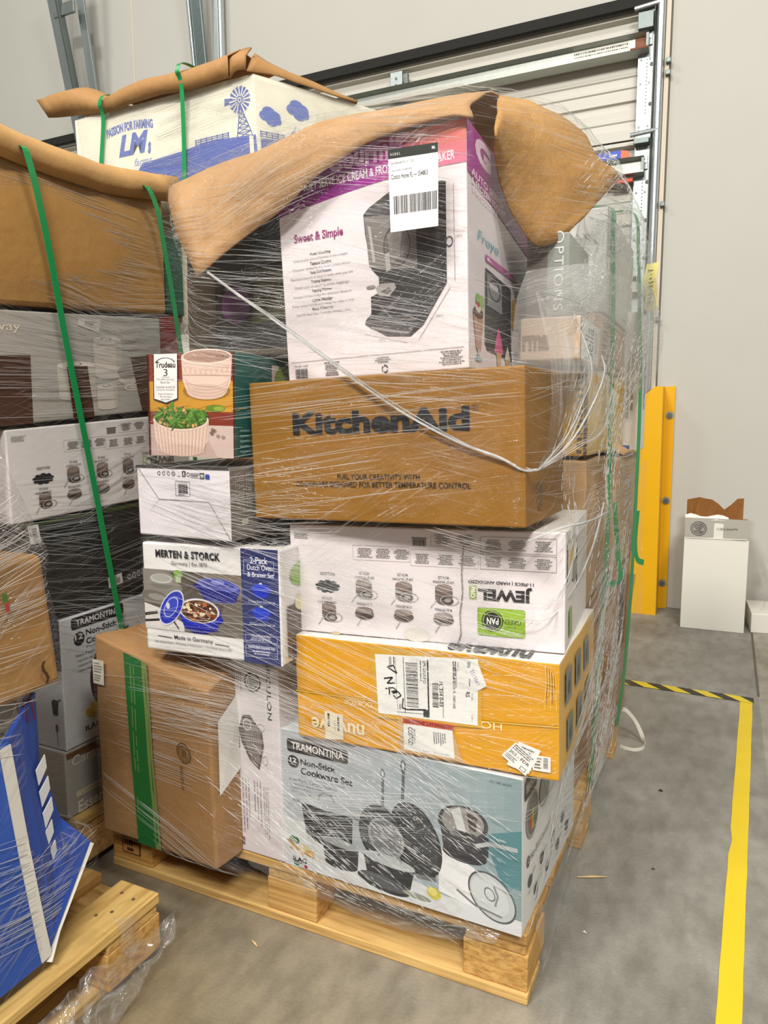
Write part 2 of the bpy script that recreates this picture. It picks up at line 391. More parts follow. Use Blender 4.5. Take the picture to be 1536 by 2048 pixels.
    # ---- small printed cookware pictures
    def pot(s, cx, cy, w, h, col='#6b5a55', rim='#8f8480', lid=True, flip=False):
        g = -1 if flip else 1
        s.poly([(cx-w/2, cy-g*h*.25), (cx+w/2, cy-g*h*.25), (cx+w/2, cy+g*h*.25), (cx-w/2, cy+g*h*.25)], col)
        s.ell(cx, cy-g*h*.25, w/2, h*.16, col); s.ell(cx, cy+g*h*.25, w/2, h*.16, rim)
        if lid: s.ring(cx+w*.32, cy-g*h*.28, w*.42, h*.2, .12, '#9a9390')
        s.line([(cx-w*.45, cy-g*h*.1), (cx-w*.85, cy-g*h*.5)], 0.0016, '#b3aaa8')
    def pan(s, cx, cy, w, h, col='#6b5a55', flip=False):
        s.ell(cx, cy, w/2, h*.3, col, a0=180 if not flip else 0, a1=360 if not flip else 180); s.ell(cx, cy, w/2, h*.17, '#55453f')
        s.line([(cx-w*.2, cy-h*.2), (cx-w*.55, cy-h*.65)], 0.0016, '#b3aaa8')

# ================================================================== THE SETTING
WY = 3.147   # face of the dock wall
def concrete():
    m, N, L, P = new_mat('concrete_floor'); P.inputs['Specular IOR Level'].default_value = 0.35
    tc = N.new('ShaderNodeTexCoord')
    n1 = N.new('ShaderNodeTexNoise'); n1.inputs['Scale'].default_value = 1.6; n1.inputs['Detail'].default_value = 8; n1.inputs['Roughness'].default_value = 0.65
    mp = N.new('ShaderNodeMapping'); mp.inputs['Scale'].default_value = (9, 4, 1); mp.inputs['Rotation'].default_value = (0, 0, 0.5)
    n2 = N.new('ShaderNodeTexNoise'); n2.inputs['Scale'].default_value = 2.5; n2.inputs['Detail'].default_value = 7
    n3 = N.new('ShaderNodeTexNoise'); n3.inputs['Scale'].default_value = 140; n3.inputs['Detail'].default_value = 2
    L.new(tc.outputs['Object'], n1.inputs['Vector']); L.new(tc.outputs['Object'], mp.inputs['Vector']); L.new(mp.outputs['Vector'], n2.inputs['Vector']); L.new(tc.outputs['Object'], n3.inputs['Vector'])
    c1 = N.new('ShaderNodeValToRGB'); e = c1.color_ramp.elements; e[0].position = 0.3; e[0].color = lin('#706d64'); e[1].position = 0.7; e[1].color = lin('#a09d96')
    k = e.new(0.5); k.color = lin('#8b8880')
    L.new(n1.outputs['Fac'], c1.inputs['Fac'])
    c2 = N.new('ShaderNodeValToRGB'); e = c2.color_ramp.elements; e[0].position = 0.32; e[0].color = (0.55, 0.53, 0.5, 1); e[1].position = 0.6; e[1].color = (1, 1, 1, 1)
    L.new(n2.outputs['Fac'], c2.inputs['Fac'])
    mu = N.new('ShaderNodeMix'); mu.data_type = 'RGBA'; mu.blend_type = 'MULTIPLY'; mu.inputs['Factor'].default_value = 0.55
    L.new(c1.outputs['Color'], mu.inputs['A']); L.new(c2.outputs['Color'], mu.inputs['B'])
    c3 = N.new('ShaderNodeMapRange'); c3.inputs['To Min'].default_value = 0.88; c3.inputs['To Max'].default_value = 1.1; L.new(n3.outputs['Fac'], c3.inputs['Value'])
    m2 = N.new('ShaderNodeMix'); m2.data_type = 'RGBA'; m2.blend_type = 'MULTIPLY'; m2.inputs['Factor'].default_value = 1
    L.new(mu.outputs['Result'], m2.inputs['A']); L.new(c3.outputs['Result'], m2.inputs['B'])
    # the slab beyond the saw-cut joint is paler and more worn
    sx = N.new('ShaderNodeSeparateXYZ'); L.new(tc.outputs['Object'], sx.inputs[0])
    gt = N.new('ShaderNodeMath'); gt.operation = 'GREATER_THAN'; gt.inputs[1].default_value = 0.437; L.new(sx.outputs['X'], gt.inputs[0])
    m3 = N.new('ShaderNodeMix'); m3.data_type = 'RGBA'; m3.blend_type = 'MULTIPLY'; m3.inputs['B'].default_value = (1.25, 1.2, 1.14, 1)
    # browner tone over the slab before the pallets
    gd = N.new('ShaderNodeMapping'); gd.inputs['Location'].default_value = (0.55, 0.55, 0); gd.inputs['Scale'].default_value = (0.55, 0.75, 0)
    L.new(tc.outputs['Object'], gd.inputs['Vector']); ln = N.new('ShaderNodeVectorMath'); ln.operation = 'LENGTH'; L.new(gd.outputs['Vector'], ln.inputs[0])
    dn = N.new('ShaderNodeMath'); dn.operation = 'MULTIPLY_ADD'; dn.inputs[1].default_value = -0.9; L.new(n1.outputs['Fac'], dn.inputs[0]); L.new(ln.outputs['Value'], dn.inputs[2])
    dr = N.new('ShaderNodeMapRange'); dr.inputs['From Min'].default_value = 0.45; dr.inputs['From Max'].default_value = -0.05; dr.inputs['To Max'].default_value = 1.0; L.new(dn.outputs[0], dr.inputs['Value'])
    md = N.new('ShaderNodeMix'); md.data_type = 'RGBA'; md.blend_type = 'MULTIPLY'; md.inputs['B'].default_value = (1.04, 0.86, 0.58, 1)
    L.new(dr.outputs['Result'], md.inputs['Factor']); L.new(m2.outputs['Result'], md.inputs['A'])
    L.new(gt.outputs[0], m3.inputs['Factor']); L.new(md.outputs['Result'], m3.inputs['A']); L.new(m3.outputs['Result'], P.inputs['Base Color'])
    rr = N.new('ShaderNodeMapRange'); rr.inputs['To Min'].default_value = 0.42; rr.inputs['To Max'].default_value = 0.7; L.new(n2.outputs['Fac'], rr.inputs['Value']); L.new(rr.outputs['Result'], P.inputs['Roughness'])
    b = N.new('ShaderNodeBump'); b.inputs['Strength'].default_value = 0.25; b.inputs['Distance'].default_value = 0.004; L.new(n3.outputs['Fac'], b.inputs['Height']); L.new(b.outputs['Normal'], P.inputs['Normal'])
    return m
mb = MB(); mb.poly([(-9, -7, 0), (6, -7, 0), (6, 3.6, 0), (-9, 3.6, 0)], concrete()); tag(mb.build('floor'), kind='structure')
mb = MB(); mb.box(0.432, 1.86, -0.001, 0.441, WY, 0.0015, flat('#5f584c', 0.9)); tag(mb.build('trim_1'), kind='structure')   # floor joint

wallm = flat('#b7b5ad', 0.75, bump=0.06, bscale=4, vary=0.03)
T = 0.12
mb = MB()
def wall_piece(x0, x1, z0, z1): mb.box(x0, WY, z0, x1, WY+T, z1, wallm)
wall_piece(-0.205+0.02, 6, 0, 7); wall_piece(-3.18, -0.185, 3.265, 7); wall_piece(-4.38, -3.18, 0, 7); wall_piece(-9, -4.38, 3.265, 7)
tag(mb.build('wall_back', bevel=0.004), kind='structure')
# faint seams of the insulated wall panels
mb = MB(); mb.box(-3.79, WY-0.004, 0, -3.777, WY+0.001, 6.5, flat('#c7bfae', 0.8)); tag(mb.build('trim_2'), kind='structure')
blk = flat('#23221f', 0.85)
mb = MB(); mb.box(-3.16, WY-0.03, 3.238, -0.19, WY+0.0, 3.292, blk); tag(mb.build('trim_3'), kind='structure')       # rubber header seal, middle dock
mb = MB(); mb.box(-8.5, WY-0.03, 3.218, -4.36, WY+0.0, 3.272, blk); tag(mb.build('trim_4'), kind='structure')      # rubber header seal, left dock

def dock_door(name, x0, x1, ztop):
    """sectional steel door: ribbed sections 0.61 m tall"""
    pm = flat('#c6c2b7', 0.5, bump=0.04, bscale=3)
    root = empty(name, (x0, WY+0.06, 0)); tag(root, kind='structure')
    z = ztop; i = 0
    while z > 0.02:
        zb = max(0.0, z-0.655)
        h = z-zb; prof = []
        f = lambda t: z-h*t
        prof = [(0.0, -0.035), (0.03, -0.035), (0.045, 0.0), (0.11, 0.0), (0.12, -0.008), (0.135, -0.008), (0.145, 0.0), (0.20, 0.0), (0.21, -0.008), (0.225, -0.008), (0.235, 0.0),
                (0.44, 0.0), (0.45, -0.008), (0.465, -0.008), (0.475, 0.0), (0.53, 0.0), (0.54, -0.008), (0.555, -0.008), (0.565, 0.0), (0.655, 0.0), (0.665, 0.018), (0.715, 0.018), (0.725, 0.0), (0.79, 0.0), (0.80, -0.008), (0.815, -0.008), (0.825, 0.0),
                (0.89, 0.0), (0.90, -0.035), (0.985, -0.035), (0.99, 0.01), (1.0, 0.01)]
        mbs = MB()
        mbs.grid([[(0, d, f(t)), (x1-x0, d, f(t))] for t, d in prof], pm)
        mbs.grid([[(0, 0.05, z), (x1-x0, 0.05, z)], [(0, 0.05, zb), (x1-x0, 0.05, zb)]], pm)
        o = mbs.build('door_section', root); z = zb; i += 1
    return root
d1 = dock_door('door_1', -3.18, -0.185, 3.235)
d2 = dock_door('door_2', -8.4, -4.38, 3.215)
galv = metal('#9fa6a6', 0.42); galv_d = metal('#6f7673', 0.45); brt = metal('#c2c8ca', 0.25)
def at_door(d, mbx, name, **kw):
    o = mbx.build(name, None, **kw); o.parent = d; o.matrix_parent_inverse = Matrix.Translation(-Vector(d.location)); return o
# end stile with punched holes, middle stile
mb = MB(); mb.box(-0.262, WY+0.005, 0.0, -0.178, WY+0.022, 3.22, galv)
hole = flat('#4c504e', 0.8)
for k in range(150):
    z = 0.4+k*0.018
    if (k//16) % 2: continue
    mb.box(-0.217, WY+0.003, z, -0.212, WY+0.006, z+0.006, hole)
for k in range(13): mb.disc((-0.19, WY+0.006, 0.55+k*0.2), (0, -1, 0), 0.011, 0.002, flat('#6e716d', 0.7), 14)
for z in (3.09, 2.98, 2.86, 2.64, 2.62, 2.42, 2.30, 2.05, 1.9):
    for x in (-0.245, -0.2): mb.disc((x, WY+0.006, z), (0, -1, 0), 0.006, 0.004, galv_d, 8)
at_door(d1, mb, 'end_stile', bevel=0.002)
mb = MB(); mb.box(-1.725, WY+0.0, 0.6, -1.645, WY+0.024, 3.20, galv); mb.box(-1.632, WY+0.0, 0.6, -1.608, WY+0.024, 3.18, galv_d)
for z in (3.16, 3.12, 3.0): mb.disc((-1.685, WY, z), (0, -1, 0), 0.008, 0.004, galv_d, 8)
at_door(d1, mb, 'middle_stile', bevel=0.002)
# horizontal stiffening struts (hat section)
def strut(z, x0, x1, rust=False):
    mbs = MB()
    mbs.grid([[(x0, WY+0.02, z-0.045), (x1, WY+0.02, z-0.045)], [(x0, WY-0.055, z-0.035), (x1, WY-0.055, z-0.035)], [(x0, WY-0.055, z-0.028), (x1, WY-0.055, z-0.028)],
              [(x0, WY-0.02, z-0.02), (x1, WY-0.02, z-0.02)], [(x0, WY-0.02, z+0.035), (x1, WY-0.02, z+0.035)], [(x0, WY-0.06, z+0.045), (x1, WY-0.06, z+0.045)], [(x0, WY+0.02, z+0.048), (x1, WY+0.02, z+0.048)]], metal('#a8aba4', 0.5))
    mbs.box(x1-0.012, WY-0.05, z-0.035, x1, WY+0.02, z+0.04, galv_d)
    if rust:
        mbs.box(x1-0.07, WY-0.0205, z-0.02, x1-0.012, WY-0.019, z+0.034, flat('#8a5f4b', 0.9, vary=0.3)); mbs.box(x1-0.09, WY-0.0565, z-0.0355, x1, WY-0.0545, z-0.0275, flat('#7a4c3b', 0.9))
    return at_door(d1, mbs, 'strut', solid=0.002)
strut(3.048, -3.16, -0.205, True); strut(2.425, -3.16, -0.205); strut(1.8, -3.16, -0.205)
mb = MB(); mb.box(-0.60, WY-0.0215, 3.034, -0.31, WY-0.02, 3.076, flat('#dedad0', 0.6))
for k in range(30):
    a = -0.595+k*0.0095; mb.box(a, WY-0.0222, 3.06, a+random.uniform(.003, .008), WY-0.0215, 3.068, flat('#3a3836', 0.6)); mb.box(a, WY-0.0222, 3.045, a+random.uniform(.003, .008), WY-0.0215, 3.050, flat('#3a3836', 0.6))
o = at_door(d1, mb, 'sticker'); o['label'] = 'white sticker with small print on the top strut'
# hinges / roller carriers
for z in (3.215, 2.585):
    mb = MB(); mb.tube([(-0.28, WY-0.05, z), (-0.14, WY-0.05, z+0.01)], 0.012, brt, 10); mb.box(-0.262, WY-0.045, z-0.10 if z > 3 else z-0.045, -0.185, WY+0.004, z-0.018, galv_d)
    mb.box(-0.255, WY-0.004, z-0.17, -0.19, WY+0.006, z-0.10, galv)
    for x in (-0.245, -0.22, -0.2): mb.disc((x, WY-0.004, z-0.13), (0, -1, 0), 0.008, 0.005, brt, 8)
    at_door(d1, mb, 'hinge', bevel=0.002)
# vertical roller tracks and angle posts
def bar(name, pts, w, d, m, kind='structure', flange=0.0):
    mbs = MB(); mbs.ribbon(pts, (1, 0, 0), w, d, m)
    return tag(mbs.build(name, bevel=0.003), kind=kind)
mb = MB(); mb.tube([(-0.145, WY-0.04, 0.3), (-0.147, WY-0.04, 4.6)], 0.021, brt, 12); mb.box(-0.178, WY-0.02, 0.3, -0.165, WY+0.01, 4.6, flat('#3f4341', 0.6)); tag(mb.build('trim_5', smooth=True), kind='structure')
mb = MB(); mb.box(-0.124, WY-0.028, 0, -0.100, WY+0.01, 4.6, flat('#cfc3b2', 0.6)); mb.box(-0.1, WY-0.006, 0, -0.092, WY+0.01, 4.6, flat('#6d665c', 0.7))
for z in (2.92, 2.86, 2.2, 1.6): mb.box(-0.115, WY-0.05, z, -0.09, WY-0.02, z+0.025, galv_d)
tag(mb.build('trim_6', bevel=0.003), kind='structure')
# left dock: two leaning track angles with a spacer plate
mb = MB()
mb.ribbon([(-4.235, WY-0.02, 2.0), (-4.235, WY-0.06, 2.95), (-4.235, WY-0.36, 4.35)], (1, 0, 0), 0.105, 0.02, galv)
mb.ribbon([(-4.18, WY-0.03, 2.0), (-4.18, WY-0.07, 2.95), (-4.18, WY-0.37, 4.35)], (0, 1, 0), 0.05, 0.02, galv_d)
tag(mb.build('trim_7', bevel=0.003), kind='structure')
mb = MB()
mb.ribbon([(-4.075, WY-0.02, 2.0), (-4.075, WY-0.04, 2.95), (-4.075, WY-0.24, 4.35)], (1, 0, 0), 0.07, 0.02, galv)
mb.box(-4.25, WY-0.29, 3.94, -4.05, WY-0.27, 4.02, metal('#8f9795'))
tag(mb.build('trim_8', bevel=0.003), kind='structure')
# middle dock: left roller track
mb = MB()
mb.ribbon([(-3.10, WY-0.03, 2.0), (-3.10, WY-0.06, 3.2), (-3.10, WY-0.20, 4.5)], (1, 0, 0), 0.085, 0.02, metal('#74807f'))
mb.ribbon([(-3.155, WY-0.03, 2.0), (-3.155, WY-0.06, 3.2), (-3.155, WY-0.20, 4.5)], (1, 0, 0), 0.02, 0.05, brt)
tag(mb.build('trim_9', bevel=0.003), kind='structure')
mb = MB()
mb.box(-3.03, WY-0.05, 2.0, -2.985, WY, 4.6, galv); mb.tube([(-2.965, WY-0.04, 2.0), (-2.965, WY-0.04, 4.6)], 0.022, brt, 10)
tag(mb.build('trim_10', bevel=0.003), kind='structure')

# ------------------------------------------------------------------ things by the wall
yel = flat('#e0a80c', 0.38, bump=0.06, bscale=6, vary=0.03, spec=0.5)
g = thing('door_track_guard', 'yellow steel guard post bolted to the wall beside the dock door', 'guard', (-0.03, 3.0, 0))
mb = MB()
def gp(P): return [(x+0.03, y-3.0, z) for x, y, z in P]
def plate(P, d):   # extrude polygon P (list of 3D) along d
    Q = [tuple(a+b for a, b in zip(p, d)) for p in P]; mb.poly(gp(P), yel); mb.poly(gp(Q)[::-1], yel)
    for i in range(len(P)): j = (i+1) % len(P); mb.poly(gp([P[i], Q[i], Q[j], P[j]]), yel)
plate([(-0.30, 2.95, 0), (-0.034, 2.95, 0), (-0.046, 2.95, 1.243), (-0.087, 2.95, 1.243), (-0.134, 2.95, 1.2), (-0.30, 2.95, 1.2)], (0, 0.012, 0))
plate([(-0.0335, 2.951, 0.001), (-0.036, 3.132, 0.001), (-0.05, 3.132, 1.246), (-0.0455, 2.951, 1.242)], (-0.011, 0, 0))
plate([(-0.05, 3.133, 0), (0.008, 3.133, 0), (0.004, 3.133, 1.25), (-0.05, 3.133, 1.247)], (0, 0.012, 0))
mb.build('channel', g, bevel=0.002)
for z in (1.092, 0.617, 0.146):
    mb = MB(); mb.tube(gp([(-0.018, 3.118, z), (-0.018, 3.134, z)]), 0.013, galv_d, 6); mb.tube(gp([(-0.018, 3.128, z), (-0.018, 3.134, z)]), 0.021, galv, 12); mb.build('bolt', g)

wb = Carton('carton', 'tall white carton with grey taped top and torn open flaps against the wall', 'box', (0.102, 2.757, 0, 0.297, 0.22, 0.552, 1.5, 0, 0), {'all': flat('#dbd8cd', 0.55, bump=0.15, bscale=5), 'top': board('#8a5f33')}, n=10, bulge=0.0)
mb = MB(); mb.grid([[(0.001+0.295*i/10, -0.002-0.004*math.sin(i*.9), z) for i in range(11)] for z in (0.478, 0.53, 0.575)], flat('#a8a49a', 0.5, bump=0.2, bscale=10)); o = mb.build('tape_band', wb.root, solid=0.002); o['label'] = 'grey tape band round the top'
mb = MB()
def flap(pts, m):
    mb.poly(pts, m)
fl = board('#8b5d30')
mb.grid([[(0.003+0.27*i/9, 0.205, 0.54) for i in range(10)], [(0.003+0.27*i/9, 0.21-0.02*abs(math.sin(i*1.7)), [0.645, 0.655, 0.66, 0.655, 0.65, 0.63, 0.60, 0.625, 0.66, 0.662][i]) for i in range(10)]], fl)
mb.build('back_flap', wb.root, solid=0.004)
mb = MB(); mb.grid([[(0.0+0.2*i/8, 0.0, 0.565) for i in range(9)], [(0.0+0.2*i/8, 0.02+0.01*math.sin(i*2.0), 0.585+0.008*math.sin(i*1.3)) for i in range(9)]], flat('#dedbd2', 0.6)); mb.build('torn_front_flap', wb.root, solid=0.004)
a = Art(wb, 'front', off=0.008); a.ring(0.22, 0.945, 0.125, 0.066, 0.1, '#55524d'); a.ring(0.22, 0.945, 0.095, 0.05, 0.1, '#55524d'); a.greek(0.15, 0.905, 0.29, 0.985, 7, '#55524d', 4, center=True); a.done('seal_print')
a = Art(wb, 'front', off=0.008); a.text('11-0813-26-8-ATK', 0.50, 0.945, 0.82, 0.962, '#5b5852', bold=0.01); a.line([(0.02, 0.86), (0.97, 0.865)], 0.003, '#eae7de'); a.done('lettering')
mb = MB(); mb.poly([(-0.001, 0.02, 0.36), (-0.001, 0.12, 0.36), (-0.001, 0.12, 0.53), (-0.001, 0.02, 0.53)], flat('#d6b52a', 0.6)); mb.build('side_label', wb.root)

bx = thing('crate', 'white crate edge standing on the floor right of the tall white carton', 'box', (0.43, 2.80, 0)); mb = MB(); mb.hexa([(0, 0, 0), (.3, 0.05, 0), (.28, .35, 0), (-.02, .3, 0), (0, 0, .1), (.3, .05, .1), (.28, .35, .1), (-.02, .3, .1)], flat('#dedad0', 0.6)); mb.build('body', bx, bevel=0.004)

# blue and orange packets lying on the door strut
p = thing('packet', 'blue sleeve with an orange end lying on the door strut', 'packet', (-0.46, WY-0.05, 2.475)); mb = MB(); mb.hexa([(0, 0, 0), (.135, 0, 0.0), (.135, .03, 0.0), (0, .03, 0), (0, 0, .04), (.135, 0, .042), (.135, .03, .042), (0, .03, .04)], ink('#1f3fb0'))
mb.box(0.02, -0.001, 0.012, 0.055, 0, 0.016, ink('#cfd6ea')); mb.box(0.075, -0.001, 0.014, 0.115, 0, 0.024, ink('#cfd6ea')); mb.build('sleeve', p)
mb = MB(); mb.hexa([(.135, 0, 0), (.185, 0, 0), (.185, .03, 0), (.135, .03, 0), (.135, 0, .042), (.172, 0, .034), (.172, .03, .034), (.135, .03, .042)], ink('#d2622a')); mb.build('end_cap', p)
p = tag(empty('marker_stick', (-0.335, WY-0.03, 2.352)), 'red stick below the door strut near the end stile', 'marker'); mb = MB(); mb.box(-0.05, 0, 0, 0.075, 0.02, 0.022, ink('#c03a22')); mb.build('stick', p, bevel=0.003)

# ------------------------------------------------------------------ floor tape
ty = flat('#d8bb20', 0.5, vary=0.08, bscale=8)
mb = MB(); n = 40; rows = [[], []]
for i in range(n+1):
    t = i/n; y = -1.0+2.79*t; xl = 0.312+0.0357*(y-0.106)+random.uniform(-.0008, .0008); xr = xl+0.042
    if 0.62 < t < 0.645: xl += 0.006
    rows[0].append((xl, y, 0.0012)); rows[1].append((xr, y, 0.0012))
mb.grid(rows[::-1], ty); tag(mb.build('floor_tape'), 'long yellow tape line running along the floor beside the pallet', 'tape')
mb = MB(); st = flat('#2a2a26', 0.5); x0, x1 = -0.55, 0.418; y0, y1 = 1.815, 1.775; ty2 = flat('#d4bb2c', 0.5)
q = 0
def hz(x, e): return (x, 1.842-(x+0.55)*0.012-(0.058 if e else 0), 0.0022)
x = x0
mb.poly([hz(x0, 1), hz(x1, 1), hz(x1, 0), hz(x0, 0)], ty2)
while x < x1-0.02:
    a, b = x, min(x+0.055, x1); sl = 0.06
    P = [hz(min(a+sl, x1), 1), hz(min(b+sl, x1), 1), hz(b, 0), hz(a, 0)]
    mb.poly([(p[0], p[1], 0.0026) for p in P], st); x += 0.115
tag(mb.build('hazard_tape'), 'yellow and black striped tape crossing the floor behind the pallet', 'tape')

# ================================================================== PALLETS
def pallet(label, x0, y0, w, d, deck='x', col='#cfa565', h=0.14, seed=1, stamp=None):
    """block pallet; deck boards run along x or y"""
    R = random.Random(seed)
    g = thing('pallet', label, 'pallet', (x0, y0, 0), group='wooden pallets')
    def tone():
        return R.choice([col, '#d6b070', '#c79c5c', '#cba768'])
    def plank(name, a, b, c, e, f, k, ax):
        mb = MB(); nseg = 6; m = wood(tone(), ax)
        mb.box(a, b, c, e, f, k, m); return mb.build(name, g, bevel=0.003)
    bw, bd, t = 0.128, 0.14, 0.022
    zb = t; zt = h-2*t+0.0
    X = [0, w/2-bw/2, w-bw]; Y = [0, d/2-bd/2, d-bd]
    for x in X:
        for y in Y:
            ax = R.choice([0, 1]); mb = MB(); mb.box(x+R.uniform(0, .004), y+R.uniform(0.0, .006), zb+.0003, x+bw-R.uniform(0, .004), y+bd, zt-.0003, wood(R.choice(['#d2a663', '#cb9c58', '#d8ad6c']), 2 if R.random() < .0 else ax)); mb.build('block', g, bevel=0.003)
    if deck == 'x':
        for y in Y: plank('bottom_board', 0, y, 0, w, y+0.1, zb, 0)
        for x in X: plank('stringer_board', x+.006, 0.004, zt, x+bw-.006, d-.004, h-t, 1)
        n = 7; bw2 = 0.1
        for i in range(n): y = i*(d-bw2)/(n-1); plank('deck_board', R.uniform(0, .004), y, h-t, w-R.uniform(0, .004), y+bw2, h, 0)
    else:
        for x in X: plank('bottom_board', x, 0, 0, x+0.1, d, zb, 1)
        for y in Y: plank('stringer_board', 0.004, y+.006, zt, w-.004, y+bd-.006, h-t, 0)
        n = 7; bw2 = 0.1
        for i in range(n): x = i*(w-bw2)/(n-1); plank('deck_board', x, R.uniform(0, .004), h-t, x+bw2, d-R.uniform(0, .004), h, 1)
    return g
pm = pallet('wooden pallet under the tall wrapped load of the ice cream maker box, standing in front', -1.016, 0, 1.016, 1.219, 'x', seed=3)
# burnt-in stamp on the front left block
mb = MB(); mb.box(0.035, -0.0012, 0.045, 0.090, 0.001, 0.088, flat('#5a2a1c', 0.8)); mb.box(0.038, -0.0016, 0.048, 0.087, 0.001, 0.085, flat('#b4824a', 0.8))
for k in range(4): mb.box(0.042+k*.007, -0.002, 0.066, 0.0465+k*.007, 0.001, 0.081, flat('#4c2318', 0.8))
mb.box(0.056, -0.002, 0.072, 0.085, 0.001, 0.079, flat('#4c2318', 0.8)); mb.box(0.05, -0.002, 0.052, 0.07, 0.001, 0.060, flat('#4c2318', 0.8))
o = mb.build('heat_stamp', pm); o['label'] = 'dark brown burnt stamp on the left block'
pb = pallet('wooden pallet in shadow under the strapped load with the long brown carton on top, left', -2.066, -0.07, 1.016, 1.219, 'y', '#b59a6c', seed=5)
pf = pallet('new pine pallet at the bottom left under the blue printed bin', -1.709, -1.42, 1.016, 1.235, 'y', '#dcb873', seed=9)
for x, y in ((0.955, 1.13), (0.975, 1.15), (0.985, 1.195), (0.95, 1.2)):
    mb = MB(); mb.disc((x, y, 0.1395), (0, 0, 1), 0.0035, 0.0015, flat('#6b5a3c', 0.7), 8); mb.build('nail', pf)

pr = pallet('wooden pallet under the white farm bin, hidden behind the other loads', -2.60, 1.52, 1.016, 1.1, 'y', '#b59a6c', seed=6)

# ================================================================== MAIN LOAD, front stack (bottom to top)
W_ = lambda h: flat(h, 0.42, bump=0.15, bscale=9, spec=0.4)
# --- cookware box with the pan picture on a blue-grey panel
c = Carton('cookware_carton', 'pale blue cookware carton printed with pans, on the pallet deck below the yellow carton', 'box', (-0.522, 0.0, 0.1415, 0.514, 0.40, 0.296, -2.18, -0.94, 0.3), {'all': W_('#c9ced2'), 'right': W_('#dfe0e2')}, load='main')
a = Art(c, 'front')
for i in range(16):   # printed panel fades from pale grey to teal
    t = i/15; x = i/16.0
    col = '#%02x%02x%02x' % (int(182-50*t*t), int(186-34*t*t), int(193-36*t*t)); a.mb.poly([a.P(x, .0), a.P(x+1/16, .0), a.P(x+1/16, 1), a.P(x, 1)], ink(col))
a.n += 1
a.poly([(0, 0), (1, 0), (1, .10), (.72, .12), (.45, .2), (.2, .33), (0, .36)], '#d3d5d8'); a.poly([(.69, .45), (.83, .36), (.83, .10), (.69, .14)], '#e2e2e4')
a.poly([(0.86, .60), (1, .68), (1, .3), (.93, .3)], '#527f86')
a.done('printed_background')
a = Art(c, 'front')
dk, md, sv = '#2e3033', '#474a4d', '#a9adae'
def rim(cx, cy, rx, ry, rot=0): a.ring(cx, cy, rx, ry, .07, sv, rot=rot)
# big stock pot, left
a.poly([(.094, .50), (.332, .475), (.326, .256), (.115, .285)], dk); a.ell(.22, .27, .106, .05, dk, rot=-4); a.poly([(.07, .50), (.34, .475), (.338, .497), (.07, .52)], sv); a.ell(.21, .515, .12, .035, '#b9bfc2', rot=-3)
a.line([(.177, .543), (.185, .585), (.205, .603), (.235, .60), (.252, .552)], .005, '#8b8f90'); a.line([(.055, .50), (.09, .495)], .005, '#55585a'); a.line([(.335, .48), (.36, .475)], .005, '#55585a')
a.rect(.145, .40, .155, .43, sv)
# saute pan in front
a.poly([(.19, .27), (.355, .255), (.349, .11), (.20, .13)], '#3a3c3f'); a.ell(.275, .12, .075, .04, '#3a3c3f'); a.ell(.27, .27, .085, .03, sv, rot=-6); a.line([(.215, .29), (.235, .345), (.285, .35), (.31, .30)], .005, '#8b8f90')
# tall skillets standing up
a.ell(.60, .44, .10, .25, dk, rot=8); a.ell(.595, .45, .09, .23, '#3d4043', rot=8); a.line([(.553, .955), (.553, .86), (.548, .70)], .0065, '#5d6163'); a.ell(.553, .925, .011, .045, '#55595b'); a.ell(.553, .925, .0055, .026, '#c4c8ca')
a.ell(.46, .41, .10, .21, '#2b2d30', rot=4); a.ell(.455, .42, .088, .19, '#414447', rot=4); a.line([(.467, .86), (.467, .74), (.464, .60)], .006, '#6c7072'); a.ell(.467, .84, .010, .035, '#6c7072'); a.ell(.467, .842, .005, .02, '#c9cdd0')
a.ell(.475, .40, .075, .135, '#9b9fa2', rot=6); a.ell(.475, .40, .066, .12, '#77797c', rot=6)
for k in range(60): t = random.uniform(0, 6.28); q = random.uniform(0, 1)**.5; a.mb.poly([a.P(.475+.06*q*math.cos(t)+dx, .40+.11*q*math.sin(t)+dy) for dx, dy in ((0, 0), (.003, 0), (.003, .005), (0, .005))], ink('#c3c6c8'))
a.n += 1
# deep pan in the middle with lid
a.poly([(.375, .27), (.59, .21), (.575, .09), (.39, .13)], dk); a.ell(.48, .10, .095, .06, dk, rot=-6); a.ell(.485, .245, .112, .04, '#b4b9bb', rot=-9); a.line([(.44, .26), (.46, .32), (.52, .31), (.54, .25)], .005, '#8d9193'); a.line([(.60, .20), (.68, .21)], .009, '#6b6f71')
a.ell(.46, .075, .115, .055, '#333538', rot=-14); a.ell(.462, .085, .10, .042, '#55585b', rot=-14)
# saucepan with pouring lid, right
a.poly([(.697, .61), (.882, .585), (.88, .45), (.712, .43)], '#33333a'); a.ell(.79, .435, .085, .055, '#33333a', rot=-4); a.ell(.785, .64, .095, .115, '#3b3a3d', rot=-8); a.ell(.785, .645, .08, .098, '#8f8c88', rot=-8); a.poly([(.74, .71), (.775, .74), (.80, .57), (.77, .56)], '#c9cacb'); a.poly([(.80, .72), (.84, .69), (.835, .60), (.81, .60)], '#4a3f3c')
a.line([(.833, .511), (.885, .549), (.986, .551)], .008, sv)
for k in range(26): a.mb.poly([a.P(.74+.1*random.random()+dx, .555+.03*random.random()+dy) for dx, dy in ((0, 0), (.003, 0), (.003, .005), (0, .005))], ink('#5a5a5a'))
a.n += 1
# glass lid leaning at right
a.ell(.893, .205, .080, .155, '#b9bec0', rot=14); a.ring(.893, .205, .083, .16, .07, '#4f5557', rot=14); a.ell(.885, .21, .065, .125, '#c7cbcd', rot=14); a.ring(.885, .22, .02, .045, .2, '#6d7375', rot=10); a.line([(.90, .28), (.915, .22), (.905, .15)], .004, '#85898a')
a.line([(.76, .19), (.83, .12), (.93, .09)], .004, '#77797a')
